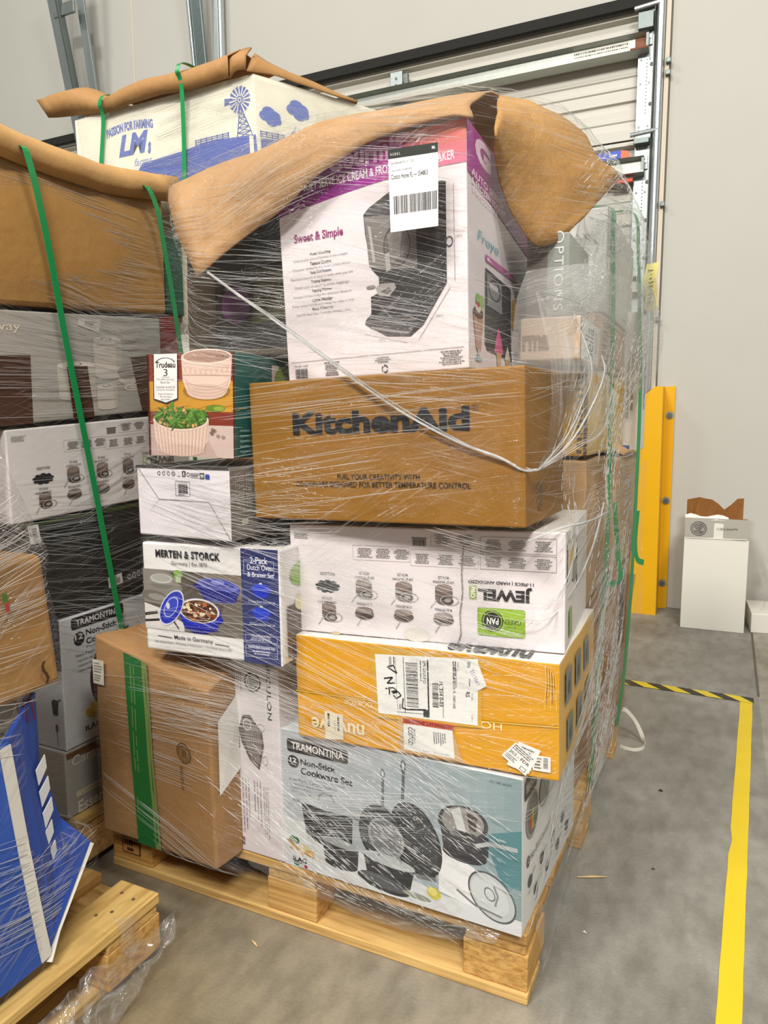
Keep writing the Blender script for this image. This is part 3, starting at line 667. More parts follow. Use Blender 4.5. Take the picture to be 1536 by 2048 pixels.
# lemon, carrots
a.ell(.67, .115, .028, .042, '#c6b93a', rot=10); a.ell(.665, .125, .018, .026, '#dcd27a', rot=10)
a.poly([(.018, .187), (.03, .20), (.10, .11), (.096, .095)], '#c98f52'); a.poly([(.03, .13), (.04, .15), (.15, .12), (.15, .10)], '#cda268'); a.ell(.055, .20, .025, .03, '#3f6a3f'); a.ell(.10, .155, .025, .03, '#dccf9f'); a.ell(.13, .13, .025, .022, '#d3a55f'); a.line([(.10, .12), (.18, .10)], .006, '#b98a4c')
a.ell(.60, .06, .06, .02, '#8f9487', rot=-6)
a.done('product_picture')
a = Art(c, 'front'); a.rrect(.037, .85, .319, .947, .012, .02, '#2b2728'); a.text('TRAMONTINA', .058, .872, .300, .925, '#ece8e6', bold=0.012); a.done('brand_panel')
a = Art(c, 'front'); a.ell(.065, .782, .027, .046, '#2f2b2c'); a.text('12', .050, .777, .080, .808, '#f0eeee', bold=0.02); a.text('Piece', .054, .758, .076, .768, '#f0eeee')
a.text('Non-Stick', .099, .768, .262, .815, '#332d33', bold=0.025); a.text('Cookware Set', .099, .702, .336, .752, '#332d33', bold=0.025)
a.text('Plus 3 Silicone Trivets', .10, .675, .30, .693, '#8a8789'); a.text('Non-Toxic Ceramic Interior', .043, .638, .270, .662, '#4a4649')
a.text('• Non-Stick, Easy to Clean', .046, .61, .20, .627, '#77747a'); a.text('• Induction-Ready', .046, .583, .145, .598, '#77747a'); a.text('• Dishwasher-Safe', .046, .556, .147, .571, '#77747a')
a.text('ILAG', .047, .042, .113, .079, '#221f1f', bold=0.03); a.greek(.05, .03, .11, .04, 1, '#444'); a.rect(.05, .012, .075, .024, '#2f7d4f'); a.rect(.078, .012, .10, .024, '#d8d8d8'); a.ell(.108, .02, .008, .013, '#b0343a')
a.text('ITM. / ART. 6612672', .886, .945, .965, .96, '#4d5b5e'); a.done('lettering')
a = Art(c, 'right'); a.rrect(.03, .84, .22, .965, .015, .02, '#2b2728'); a.text('TRAMONTINA', .045, .875, .205, .93, '#dedada')
a.ell(.15, .69, .10, .15, '#8d8f90'); a.ell(.155, .69, .085, .13, '#6a6a68'); a.poly([(.10, .62), (.13, .76), (.145, .61)], '#b5432f'); a.poly([(.13, .60), (.16, .75), (.175, .60)], '#cf9a3a'); a.poly([(.16, .62), (.19, .74), (.20, .62)], '#53843f'); a.ell(.36, .72, .09, .11, '#9da2a5'); a.line([(.3, .86), (.42, .62)], .004, '#7c8183')
a.ell(.09, .42, .025, .035, '#3c3c3e'); a.text('12', .076, .405, .104, .437, '#eee'); a.text('Non-Stick Cookware Set', .13, .395, .52, .445, '#4d4b50')
for i in range(4):
    for j in range(2): a.ell(.12+i*.2+(.1 if j else 0), .27-.13*j, .033, .038, '#3f4143'); a.line([(.12+i*.2+(.1 if j else 0)+.03, .28-.13*j), (.2+i*.2+(.1 if j else 0), .31-.13*j)], .003, '#85888a'); a.greek(.09+i*.2+(.1 if j else 0), .20-.13*j, .16+i*.2+(.1 if j else 0), .215-.13*j, 1, '#777')
a.done('side_print')

# --- yellow carton with shipping labels
c = Carton('cooktop_carton', 'yellow carton covered in shipping labels, standing on the pale blue pan picture carton', 'box', (-0.469, -0.02, 0.441, 0.517, 0.39, 0.208, .97, -1.21, .19), {'all': W_('#dc9c00'), 'right': W_('#d7a94e'), 'top': W_('#e4e0da')}, load='main', crumple=0.0012, n=14)
O = 0.002
a = Art(c, 'front', off=O); a.text('nuwave', .064, .115, .288, .215, '#f0e2b8', rot=180, bold=0.02); a.done('brand_lettering'); a = Art(c, 'front', off=O); a.text('COOKTOP', .209, .39, .342, .445, '#ecd9a0', rot=180); a.text('IN MINUTES!', .25, .465, .34, .485, '#ecd9a0', rot=180); a.done('lettering'); a = Art(c, 'front', off=O); a.text('HOT', .70, .365, .809, .425, '#f0dfa8', rot=180); a.done('lettering'); a = Art(c, 'front', off=O); a.rect(.36, .955, .392, .985, '#2c2d22'); a.done('printed_square')
a = Art(c, 'front', off=O)
a.line([(0, .459), (.31, .466), (.738, .429), (1, .476)], .0025, '#a87708'); a.line([(0, .452), (.31, .459), (.738, .422), (1, .468)], .002, '#e9bb3c')  # dark and pale line pairs: crease shade and highlight painted in ink
for k in range(9): a.line([(.955+.004*k, .98-.01*k), (.958+.004*k, .86-.05*(k % 3)), (.952+.005*k, .6+.06*(k % 4))], .0012, '#9b6d10' if k % 2 else '#edc24a')
a.done('crease_shading')
a = Art(c, 'front', quad=[(.318, .99), (.74, .955), (.738, .36), (.335, .31)], off=O+.0003); a.poly([(0, 0), (1, 0), (1, 1), (0, 1)], '#d2a02c'); o = a.done('label_pouch')
o['label'] = 'clear plastic pouch behind the large white label'
a = Art(c, 'front', quad=[(.341, .905), (.728, .966), (.724, .379), (.349, .357)], off=O+.0008); a.rect(0, 0, 1, 1, '#e8e6e3'); sl = a.done('shipping_label', 'large white shipping label turned sideways'); QL = a.q
a = Art(c, 'front', quad=QL, off=O+.0009)
a.barcode(.305, .17, .425, .90, seed=5, n=40, vert=True); a.done('barcode', None, sl); a = Art(c, 'front', quad=QL, off=O+.0009); a.text('UPS GROUND', .475, .57, .505, .93, '#222', rot=270, bold=.02); a.greek(.445, .42, .462, .93, 1, '#444', vert=True)
a.line([(.285, .05), (.285, .97)], .0012, '#333'); a.line([(.525, .06), (.525, .95)], .003, '#222'); a.line([(.67, .05), (.67, .55)], .001, '#444'); a.line([(.205, .1), (.205, .97)], .0008, '#555'); a.line([(.20, .06), (.53, .08)], .001, '#444')
a.barcode(.565, .21, .625, .60, seed=9, n=22, vert=True); a.text('FL 334 0-03', .632, .23, .668, .62, '#222', rot=270, bold=.02)
a.greek(.76, .62, .80, .95, 2, '#333', 3, vert=True); a.text('SHIP TO', .808, .80, .82, .94, '#222', rot=270); a.text('WEST PALM BEACH  FL  33407-1602', .765, .22, .79, .90, '#222', rot=270, bold=.015); a.text('WEST PALM BEACH #279', .79, .55, .803, .85, '#222', rot=270)
a.text('RS', .885, .42, .925, .50, '#222', rot=270, bold=.02); a.greek(.90, .84, .93, .96, 3, '#444', 2, vert=True); a.text('11 LBS', .94, .38, .955, .48, '#333', rot=270); a.text('1 OF 1', .94, .06, .955, .16, '#333', rot=270); a.greek(.915, .52, .93, .70, 1, '#555', vert=True)
a.rect(.47, .03, .53, .15, '#3a3a3c'); a.greek(.18, .78, .20, .97, 1, '#444', vert=True); a.greek(.14, .75, .165, .97, 2, '#555', 5, vert=True); a.greek(.22, .05, .245, .2, 2, '#444', vert=True)
a.done('lettering', None, sl); a = Art(c, 'front', quad=QL, off=O+.001)
for P in ([(.12, .80), (.215, .70)], [(.12, .80), (.185, .83), (.215, .70)], [(.08, .60), (.17, .63), (.11, .52), (.19, .54)], [(.09, .43), (.17, .46), (.21, .41), (.15, .39)], [(.13, .46), (.13, .33)], [(.16, .36), (.22, .40), (.25, .34), (.2, .28), (.17, .33)], [(.27, .30), (.255, .14), (.30, .12), (.50, .15)]): a.line(P, .0028, '#1d1c1e')
a.done('handwriting', 'black marker handwriting', sl)
a = Art(c, 'front', quad=[(.681, .866), (.728, .932), (.758, .742), (.722, .687)], off=O+.0013); a.rect(0, 0, 1, 1, '#ece9e6'); a.text('1995155', .25, .2, .55, .85, '#5a68a8', rot=90); a.done('label_sticker')['label'] = 'small white sticker with blue handwriting'
a = Art(c, 'front', quad=[(.124, .295), (.202, .284), (.201, .041), (.124, .019)], off=O+.0008); a.rect(0, 0, 1, 1, '#e6dcc3'); a.greek(.68, .08, .80, .9, 1, '#333', 4, vert=True, fill=.9); a.text('Fragility F', .50, .3, .60, .75, '#444', rot=270); a.greek(.15, .25, .28, .95, 1, '#333', 8, vert=True, fill=.9); a.done('label_sticker')
a = Art(c, 'front', quad=[(.425, .348), (.629, .33), (.671, .03), (.433, .026)], off=O+.0006); a.rect(0, 0, 1, 1, '#c9a06a'); a.done('document_pouch')['label'] = 'see-through document pouch'
a = Art(c, 'front', quad=[(.448, .30), (.633, .30), (.64, .05), (.448, .052)], off=O+.001); a.rect(0, 0, 1, 1, '#e4e2de'); a.text('COSTCO', .09, .22, .19, .88, '#26262a', rot=270, bold=.03); a.text('WHOLESALE', .20, .3, .245, .85, '#333', rot=270, bold=.02); a.greek(.60, .35, .86, .85, 6, '#666', 3, vert=True); a.text('Returns 1-800-328-4002', .38, .06, .9, .1, '#333'); a.done('packing_slip')['label'] = 'white packing slip in the pouch'
a = Art(c, 'front', quad=[(.446, .352), (.64, .352), (.637, .305), (.446, .298)], off=O+.0012); a.rect(0, 0, 1, 1, '#c1452a'); a.text('PACKING LIST ENCLOSED', .04, .2, .96, .8, '#2c1815', rot=180, bold=.02); a.done('red_strip')['label'] = 'red printed strip of the pouch'
a = Art(c, 'front', quad=[(.914, .205), (.974, .205), (.974, .072), (.914, .07)], off=O+.0008); a.rect(0, 0, 1, 1, '#e9e6df'); a.barcode(.6, .2, .85, .9, n=18, vert=True); a.greek(.1, .1, .5, .9, 4, '#444', 2); a.done('label_sticker')
a = Art(c, 'front', quad=[(.868, .30), (.942, .25), (.90, .03), (.826, .08)], off=O+.0011); a.rect(0, 0, 1, 1, '#efece8'); a.greek(.2, .2, .9, .9, 6, '#666', 5); a.done('label_sticker')
a = Art(c, 'front', quad=[(.857, .291), (.93, .16), (.89, .009), (.808, .156)], off=O+.0014); a.rect(0, 0, 1, 1, '#efece8'); a.text('203 - FDR', .06, .42, .9, .58, '#2a2a2a', bold=.02); a.greek(.06, .65, .94, .95, 3, '#555', 6); a.greek(.06, .1, .6, .35, 3, '#666', 9); a.frame(.7, .08, .9, .25, .001, '#333'); a.done('label_sticker')['label'] = 'tilted white sticker with small print'
a = Art(c, 'top', off=O); a.text('nuwave', .60, .015, .90, .16, '#1f1d1d', rot=180, bold=.03); a.done('top_lettering')
for x, y in ((.12, .56), (.37, .56), (.62, .56), (.16, .12), (.42, .12), (.68, .12)): a = Art(c, 'right', off=O); a.rect(x, y, x+.15, y+.3, '#7d7f77'); a.rect(x+.03, y+.05, x+.12, y+.25, '#5f6b70'); a.ell(x+.07, y+.13, .035, .06, '#3c4043'); a.done('printed_picture')

# --- white cookware carton, upside down
def jewel_print(c, f):
    a = Art(c, f)
    a.frame(.722, .815, .972, .945, .0008, '#9a9592'); a.frame(.721, .672, .972, .80, .0008, '#9a9592'); a.frame(.473, .672, .714, .815, .0006, '#b5b0ad'); a.frame(.548, .85, .716, .935, .0006, '#b5b0ad'); a.frame(.255, .70, .468, .83, .0006, '#b5b0ad')
    for i, (x, y) in enumerate(((.735, .835), (.815, .835), (.90, .835), (.735, .69), (.815, .69), (.90, .69), (.485, .69), (.57, .69), (.645, .69), (.27, .72), (.34, .72), (.41, .72), (.56, .865), (.64, .865))):
        a.greek(x, y, x+.06, y+.09 if y > .6 else y+.08, 6, '#7d7876', seed=i+3, center=True)
    a.barcode(.481, .845, .531, .905, seed=4, n=22); a.rect(.478, .91, .534, .918, '#57524f'); a.greek(.02, .87, .085, .93, 8, '#7d7876', 2); a.done('fine_print')
    a = Art(c, f)
    a.ell(.15, .44, .044, .052, '#27282a', n=24)
    for k in range(9):
        t = math.radians(k*40+10); a.poly([(.15+.012*math.cos(t), .44+.02*math.sin(t)), (.15+.05*math.cos(t-.2), .44+.062*math.sin(t-.2)), (.15+.05*math.cos(t+.2), .44+.062*math.sin(t+.2))], '#27282a')
    for x, y, k in ((.294, .437, 1), (.446, .437, 1), (.592, .433, 1), (.153, .205, 0), (.294, .217, 2), (.444, .222, 2), (.590, .22, 2)):
        if k == 2:
            a.ell(x, y-.01, .037, .05, '#5f504b', n=24); a.ell(x, y+.025, .034, .03, '#8b7a74', n=24); a.ell(x, y-.03, .030, .022, '#4b3e3a', n=20); a.line([(x-.012, y-.055), (x-.03, y-.125)], .002, '#aaa29e')
        else:
            w = .028 if k == 0 else .031; hh = .052
            a.poly([(x-w, y+.05), (x+w, y+.05), (x+w, y-.05), (x-w, y-.05)], '#6c5b55'); a.ell(x, y+.055, w, .035, '#87766f', n=20); a.ell(x+.004, y-.055, w, .038, '#4a4140', n=20); a.ring(x+.02, y-.05, .034, .045, .12, '#a39c99'); a.ell(x+.014, y-.05, .012, .016, '#9d9591', n=14); a.line([(x-w*.8, y-.05), (x-w*1.6, y-.13)], .002, '#aaa29e')
    a.done('product_pictures')
    a = Art(c, f)
    for x, y, t1, t2 in ((.297, .543, '5.69 QT STOCKPOT', 'WITH LID'), (.443, .548, '2.59 QT SAUTE PAN', 'WITH LID'), (.592, .543, '3.04 QT SAUCEPAN', 'WITH LID'), (.147, .293, '1.52 QT SAUCEPAN', 'WITH LID')):
        a.text(t1, x-.038, y-.013, x+.038, y+.013, '#3b3735', rot=180, bold=.01); a.text(t2, x-.02, y+.025, x+.02, y+.05, '#3b3735', rot=180, bold=.01)
    for x, y, t1 in ((.295, .301, '12 IN FRYPAN'), (.445, .302, '10 IN FRYPAN'), (.590, .298, '8 IN FRYPAN'), (.151, .557, 'INCLUDES')): a.text(t1, x-.03, y-.013, x+.03, y+.013, '#3b3735', rot=180, bold=.01)
    a.text('11-PIECE | HARD ANODIZED', .679, .548, .899, .583, '#2b2827', rot=180, bold=.02); a.text('JEWEL', .712, .408, .894, .535, '#2a2727', rot=180, bold=.045); a.done('lettering')
    a = Art(c, f); a.rect(.682, .412, .707, .528, '#8aa32c'); a.text('PRO', .686, .425, .703, .515, '#f1f1ea', rot=90 if 0 else 270, bold=.02); a.done('green_tag')
    a = Art(c, f); a.rrect(.710, .105, .871, .345, .008, .018, '#84a81f'); a.rrect(.716, .23, .865, .335, .006, .01, '#93b52c'); a.ring(.761, .233, .037, .092, .1, '#1d2118'); a.ell(.761, .233, .03, .075, '#1d2118'); a.text('PAN', .742, .205, .782, .26, '#f2f2ec', rot=180, bold=.02); a.text('GREEN', .795, .213, .858, .255, '#1d2118', rot=180); a.text('by Chef', .80, .175, .84, .20, '#3a4a15', rot=180, shear=.3); a.done('brand_panel')
jm = {'all': W_('#e3d9dc'), 'right': W_('#dcd6d4'), 'top': W_('#dedad4')}
c = Carton('cookware_carton', 'white upside down cookware carton with green panel on top of the yellow carton', 'box', (-0.489, 0.0, 0.6505, 0.533, 0.34, 0.2135, 3.94, -1.22, 0), jm, load='main')
jewel_print(c, 'front')
a = Art(c, 'front'); a.line([(.664, .86), (.656, .635), (.659, .463), (.649, .27), (.652, .097), (.639, .0)], .0028, '#8d857c'); a.ell(.492, .055, .05, .06, '#d3cec6'); a.rect(.166, -.005, .195, .02, '#c9b48f'); a.done('crack_and_stain')
a = Art(c, 'top'); a.rect(.70, .02, .90, .09, '#a6bb4a'); a.text('CLASSIC', .74, .035, .86, .075, '#4b5a1d', rot=180); a.done('top_print')
a = Art(c, 'right'); a.rect(.12, .08, .24, .32, '#8aa838'); a.rect(.05, .55, .4, .9, '#ccc5bb'); a.ell(.22, .74, .1, .1, '#cfa85e'); a.ell(.35, .6, .12, .1, '#777873'); a.rect(.45, .4, .9, .85, '#c9c5bd'); a.done('side_print')

# --- long kraft carton with the big dark lettering
c = Carton('kraft_carton', 'long brown carton with large dark lettering and small slogan, in the middle of the load', 'box', (-0.556, -0.025, 0.876, 0.546, 0.255, 0.262, -1.93, -1.54, .37), {'all': board('#8a5f1e')}, load='main', n=12)
a = Art(c, 'front', off=.0015); a.text('KitchenAid', .182, .612, .828, .772, '#12161b', bold=.045, space=1.0); a.ring(.845, .756, .011, .022, .15, '#2c3136'); a.text('R', .841, .747, .849, .766, '#2c3136'); o = a.done('brand_lettering')
a = Art(c, 'front', off=.0015); a.text('FUEL YOUR CREATIVITY WITH', .353, .296, .657, .334, '#241c12', bold=.012); a.text('COOKWARE DESIGNED FOR BETTER TEMPERATURE CONTROL', .185, .242, .829, .281, '#241c12', bold=.012); a.done('slogan')
a = Art(c, 'right', off=.0015); a.ring(.32, .17, .07, .09, .12, '#5b4426'); a.ring(.32, .17, .03, .05, .2, '#5b4426'); a.done('side_mark')

# --- soft serve ice cream maker carton
ice = [(-.507, .03, 1.142), (-.136, .03, 1.156), (-.150, .53, 1.156), (-.52, .53, 1.142), (-.529, .03, 1.552), (-.146, .03, 1.571), (-.17, .53, 1.571), (-.54, .53, 1.552)]
c = Carton('ice_cream_maker_carton', 'big white and magenta ice cream maker carton at the top of the load', 'box', ice, {'all': W_('#ddd3d6'), 'right': W_('#dcd3d8')}, load='main')
a = Art(c, 'front')
def blend(p, q, t): return '#%02x%02x%02x' % tuple(int(int(p[i:i+2], 16)*(1-t)+int(q[i:i+2], 16)*t) for i in (1, 3, 5))
def band_lo(x): return .755+.01*x+.07*math.sin(math.pi*min(1, x*.62)) if x < .98 else .83
n = 24
for i in range(n):
    x0, x1 = i/n, (i+1)/n; t = max(0, min(1, (x0-.48)/.3))
    for j in range(4):
        q0, q1 = j/4, (j+1)/4; f = lambda x, q: band_lo(x)*(1-q)+1.0*q
        a.mb.poly([a.P(x0, f(x0, q0)), a.P(x1, f(x1, q0)), a.P(x1, f(x1, q1)), a.P(x0, f(x0, q1))], ink(blend(blend('#8f0f86', '#c86a86', t), blend('#7d0f70', '#cf6a3e', t), q0)))
a.n += 1; a.done('colour_band')
a = Art(c, 'front'); a.text('Gourmia', .30, .905, .70, 1.0, '#c98cc0', bold=.04); a.text('SOFT SERVE ICE CREAM & FROZEN YOGURT MAKER', .155, .852, .945, .888, '#efdfe9', bold=.012); a.done('brand_lettering')
a = Art(c, 'front'); a.text('Sweet & Simple', .085, .618, .365, .668, '#8b3a6e', bold=.03)
for k, (t1, t2) in enumerate((('Auto Cooling', 'Cools to your desired firmness in one compact'), ('Texture Control', 'Choose texture to your preference'), ('Keep Cold Function', 'Maintains texture to keep it ready when you are'), ('Topping Dispenser', 'Easily add on your favorite toppings'), ('Topping Warmer', 'Drizzle on hot fudge for delicious desserts'), ('Cone Holder', 'Keep cones handy and ready for next in line'), ('Easy Cleanup', 'Features Auto Clean Cycle and removable parts'))):
    y = .565-k*.041; a.text(t1, .17, y-.004, .29, y+.012, '#3a3339', bold=.015); w = .155+.012*(k % 3); a.text(t2, .23-w, y-.024, .23+w, y-.010, '#7e747b')
a.done('feature_text')
a = Art(c, 'front')
a.poly([(.51, .724), (.632, .779), (.881, .775), (.901, .77), (.898, .362), (.775, .198), (.708, .156), (.582, .167), (.465, .226), (.471, .245), (.502, .271), (.503, .343), (.551, .358), (.549, .425), (.512, .461), (.485, .612), (.479, .698)][::-1], '#3a3737')
a.poly([(.865, .775), (.901, .77), (.898, .362), (.865, .40)][::-1], '#2c2a2a'); a.poly([(.479, .698), (.51, .724), (.632, .779), (.76, .777), (.75, .60), (.641, .666)][::-1], '#4a4645')
a.poly([(.483, .69), (.63, .675), (.75, .64), (.752, .44), (.55, .455), (.50, .475)][::-1], '#77716d'); a.ring(.65, .545, .072, .09, .12, '#4c4745'); a.ell(.65, .545, .06, .076, '#635d59'); a.poly([(.60, .60), (.68, .61), (.66, .50), (.62, .47)], '#837d79'); a.poly([(.585, .515), (.61, .525), (.615, .45), (.59, .44)], '#a39d9a'); a.poly([(.50, .65), (.515, .64), (.535, .49), (.52, .49)], '#a9a3a0')
a.poly([(.53, .38), (.56, .395), (.63, .39), (.64, .37), (.60, .335), (.545, .345)], '#a19b98'); a.poly([(.555, .36), (.60, .375), (.62, .36), (.59, .345)], '#6a6563'); a.ell(.505, .385, .025, .008, '#85807d')
a.poly([(.471, .245), (.59, .245), (.72, .20), (.708, .156), (.582, .167), (.465, .226)], '#545050'); a.poly([(.50, .215), (.62, .19), (.70, .175), (.70, .168), (.61, .18), (.49, .208)], '#8d8785'); a.line([(.55, .30), (.62, .235), (.74, .225)], .004, '#6e6866')
a.ring(.913, .527, .018, .022, .25, '#3b3838'); a.line([(.937, .758), (.938, .365)], .0008, '#7a7377'); a.line([(.915, .341), (.75, .137)], .0008, '#7a7377'); a.line([(.46, .185), (.69, .13)], .0008, '#8a8387')
a.done('product_picture')
a = Art(c, 'front'); a.line([(.025, .087), (.978, .091)], .0008, '#75706f'); a.barcode(.046, .01, .12, .055, n=24); a.text('ITM / ART 1330009', .04, .063, .125, .072, '#444'); a.greek(.22, .012, .31, .078, 7, '#66605f', 2, center=True); a.greek(.51, .05, .60, .08, 3, '#66605f', 7, center=True); a.recycle(.565, .025, .018, .018, '#2f2c2c'); a.greek(.85, .02, .98, .082, 7, '#77706f', 5, center=True); a.text('15.63 in', .945, .54, .975, .55, '#6b6568'); a.text('14.63 in', .84, .225, .875, .236, '#6b6568'); a.text('10.71 in', .535, .145, .57, .156, '#6b6568'); a.done('fine_print')
a = Art(c, 'right')
for i in range(12):
    x0, x1 = i/12, (i+1)/12; f = lambda x: .80+.05*x-.16*(x < .02)*0
    a.mb.poly([a.P(x0, .80-.12*x0), a.P(x1, .80-.12*x1), a.P(x1, 1), a.P(x0, 1)], ink(blend('#a3168f', '#7d1a5c', i/11)))
a.n += 1; a.text('G', .10, .88, .32, .99, '#e9cfe4', bold=.06); a.text('AUTO SERVE', .05, .80, .5, .83, '#f0dcea', bold=.02); a.text('& FROZEN YOGURT', .05, .765, .55, .792, '#f0dcea', bold=.02); a.text('FROZEN', .06, .73, .4, .755, '#f0dcea')
a.done('colour_band')
a = Art(c, 'right'); a.text('Froyo', .12, .545, .42, .60, '#4aa7b8', shear=.2); a.rrect(.22, .49, .72, .52, .02, .01, '#b86a9c'); a.greek(.25, .497, .70, .513, 1, '#f2e3ec', fill=.8)
a.poly([(.20, .12), (.60, .10), (.62, .44), (.22, .46)], '#3f3d3f'); a.poly([(.24, .30), (.46, .29), (.46, .43), (.24, .44)], '#87868a'); a.ring(.35, .38, .09, .05, .2, '#45444a'); a.rect(.27, .385, .40, .405, '#c8c4c6'); a.poly([(.22, .10), (.62, .08), (.62, .14), (.22, .16)], '#2e2c2e')
for x, col in ((.10, '#7fae58'), (.15, '#97b36c')): a.rect(x, .18, x+.03, .28, '#b9c79c'); a.ell(x+.015, .30, .03, .03, col)
a.poly([(.05, .235), (.18, .235), (.145, .09), (.085, .09)], '#b78f7b'); a.ell(.115, .245, .065, .025, '#53382e'); a.ell(.115, .265, .035, .018, '#d8cfc8'); a.ell(.115, .28, .018, .012, '#b52f35'); a.rect(.10, .05, .13, .09, '#b9b4b6'); a.ell(.115, .048, .05, .008, '#8fb6c4')
a.poly([(.36, .10), (.44, .10), (.42, .01), (.38, .01)], '#c69e66'); a.poly([(.33, .10), (.47, .10), (.44, .17), (.40, .22), (.36, .17)], '#d05c8d')
a.poly([(.50, .08), (.58, .08), (.55, -.0), (.53, -.0)], '#c69e66'); a.poly([(.49, .08), (.59, .08), (.54, .15)], '#e5d9c2')
a.ell(.70, .09, .055, .05, '#6d2f66'); a.rect(.69, .01, .71, .05, '#aaa5aa'); a.rect(.80, .03, .93, .18, '#d9d36a'); a.poly([(.62, .25), (.74, .25), (.74, .4), (.64, .4)], '#c79c5c'); a.rect(.74, .1, .8, .3, '#e6dfda'); a.rect(.76, .05, .8, .25, '#4a3433')
a.done('side_print')

# ================================================================== MAIN LOAD, left stack
c = Carton('kraft_carton', 'brown carton with a wide green tape strip, front left on the pallet', 'box', (-0.967, -0.066, 0.141, 0.329, 0.075, 0.452, -2.1, .2, 0), {'all': board('#99734a')}, load='main', n=14, bulge=0.003, bev=0.008, corner_off={1: (0.003, 0, -.002), 5: (-.02, .01, -.075), 4: (-.004, 0, .004), 6: (.0, .03, -.02), 2: (.01, .0, 0)}, crumple=0.003)
c0 = Carton('kraft_carton', 'brown carton back behind the green taped carton, under the blue pot carton', 'box', (-0.985, .025, .141, .33, .35, .44, -1.5, 0, 0), {'all': board('#a07446')}, load='main')
a = Art(c, 'front', off=.006)
g0 = [(.301, 1.0), (.31, .75), (.322, .5), (.333, .25), (.343, .005)]; g1 = [(.487, 1.0), (.50, .75), (.507, .5), (.517, .25), (.527, .005)]
a.mb.grid([[a.P(*p) for p in g1], [a.P(*p) for p in g0]], ink('#1f5f2c')); a.n += 1
a.mb.grid([[a.P(x+.02, y) for x, y in g1], [a.P(x-.028, y) for x, y in g1]], ink('#6f7a45')); a.n += 1
a.greek(.345, .1, .40, .95, 2, '#5f7d44', 4, vert=True, fill=.35)
a.done('green_tape')['label'] = 'wide dark green tape strip down the front'
a = Art(c, 'front', quad=[(0.002, .885), (.11, .902), (.103, .775), (0.0, .763)], off=.006); a.rect(0, 0, 1, 1, '#c9c4b6'); a.greek(.1, .45, .9, .9, 4, '#6f6a62', 4); a.greek(.1, .1, .9, .4, 3, '#6f6a62', 5); a.done('label_sticker')
a = Art(c, 'front', off=.006); a.ring(.793, .606, .058, .055, .1, '#4d361f'); a.ring(.793, .606, .043, .04, .1, '#4d361f'); a.greek(.765, .58, .82, .63, 5, '#4d361f', 3, center=True); a.text('20X1-BY-10', .755, .40, .778, .53, '#4d361f', rot=90 if 0 else 270); a.done('stamp')
a = Art(c, 'right', quad=[(.2, .80), (1.0, .86), (1.0, .46), (.15, .40)], off=.005); a.rect(0, 0, 1, 1, '#d9d6d0'); a.greek(.75, .1, .9, .7, 2, '#444', 5, vert=True); a.greek(.3, .35, .42, .5, 1, '#444', 2, vert=True); a.done('label_sticker')
c = Carton('pan_carton', 'narrow white pan carton standing upright with sideways lettering, beside the green taped carton', 'box', (-0.646, 0.0, 0.1415, 0.128, 0.35, 0.42, -2.1, -.97, .2), {'all': W_('#dcd4d8')}, load='main')
a = Art(c, 'front'); a.text('CIRCULON', .775, .735, .86, 1.06, '#2b292c', rot=270, bold=.012, space=1.08); a.done('brand_lettering')
a = Art(c, 'front'); a.ring(.497, .915, .165, .05, .16, '#3b383a'); a.ring(.497, .915, .105, .033, .12, '#3b383a'); a.greek(.42, .893, .575, .937, 5, '#3b383a', 3, center=True)
a.poly([(.266, .735), (.415, .742), (.647, .665), (.678, .592), (.57, .461), (.375, .505), (.22, .592), (.17, .66)], '#5c5250'); a.poly([(.31, .72), (.42, .72), (.62, .655), (.64, .595), (.55, .49), (.40, .525), (.27, .60)], '#7b706c')
for k in range(6): a.line([(.32+.05*k, .70-.012*k), (.36+.045*k, .53-.008*k)], .0012, '#9d938f')
a.ring(.35, .69, .085, .032, .2, '#c9c3bf'); a.ring(.63, .685, .075, .02, .12, '#8f8986'); a.ring(.69, .517, .05, .025, .12, '#8f8986')
a.done('product_picture')
a = Art(c, 'front'); a.greek(.18, .10, .36, .40, 3, '#8a8388', 4, vert=True, fill=.3); a.greek(.42, .11, .60, .40, 3, '#8a8388', 5, vert=True, fill=.3); a.greek(.62, .08, .74, .38, 3, '#8a8388', 6, vert=True, fill=.3); a.rect(.07, .035, .205, .077, '#8d6f66'); a.greek(.12, .86, .28, .99, 4, '#8a8388', 2, vert=True, fill=.3); a.done('fine_print')
# bits seen in the gap between the pan carton and the yellow carton
c = Carton('food_print_carton', 'dark brown printed carton seen in the gap left of the yellow carton', 'box', (-.52, .06, .40, .04, .25, .18, 0, 0, 0), {'all': W_('#4b3f33')}, load='main', n=3)
a = Art(c, 'front'); a.ell(.5, .2, .3, .12, '#c8b98c'); a.ell(.6, .3, .3, .12, '#93a04a'); a.poly([(.3, .3), (.5, .3), (.42, .6)], '#d9cdae'); a.done('product_picture')

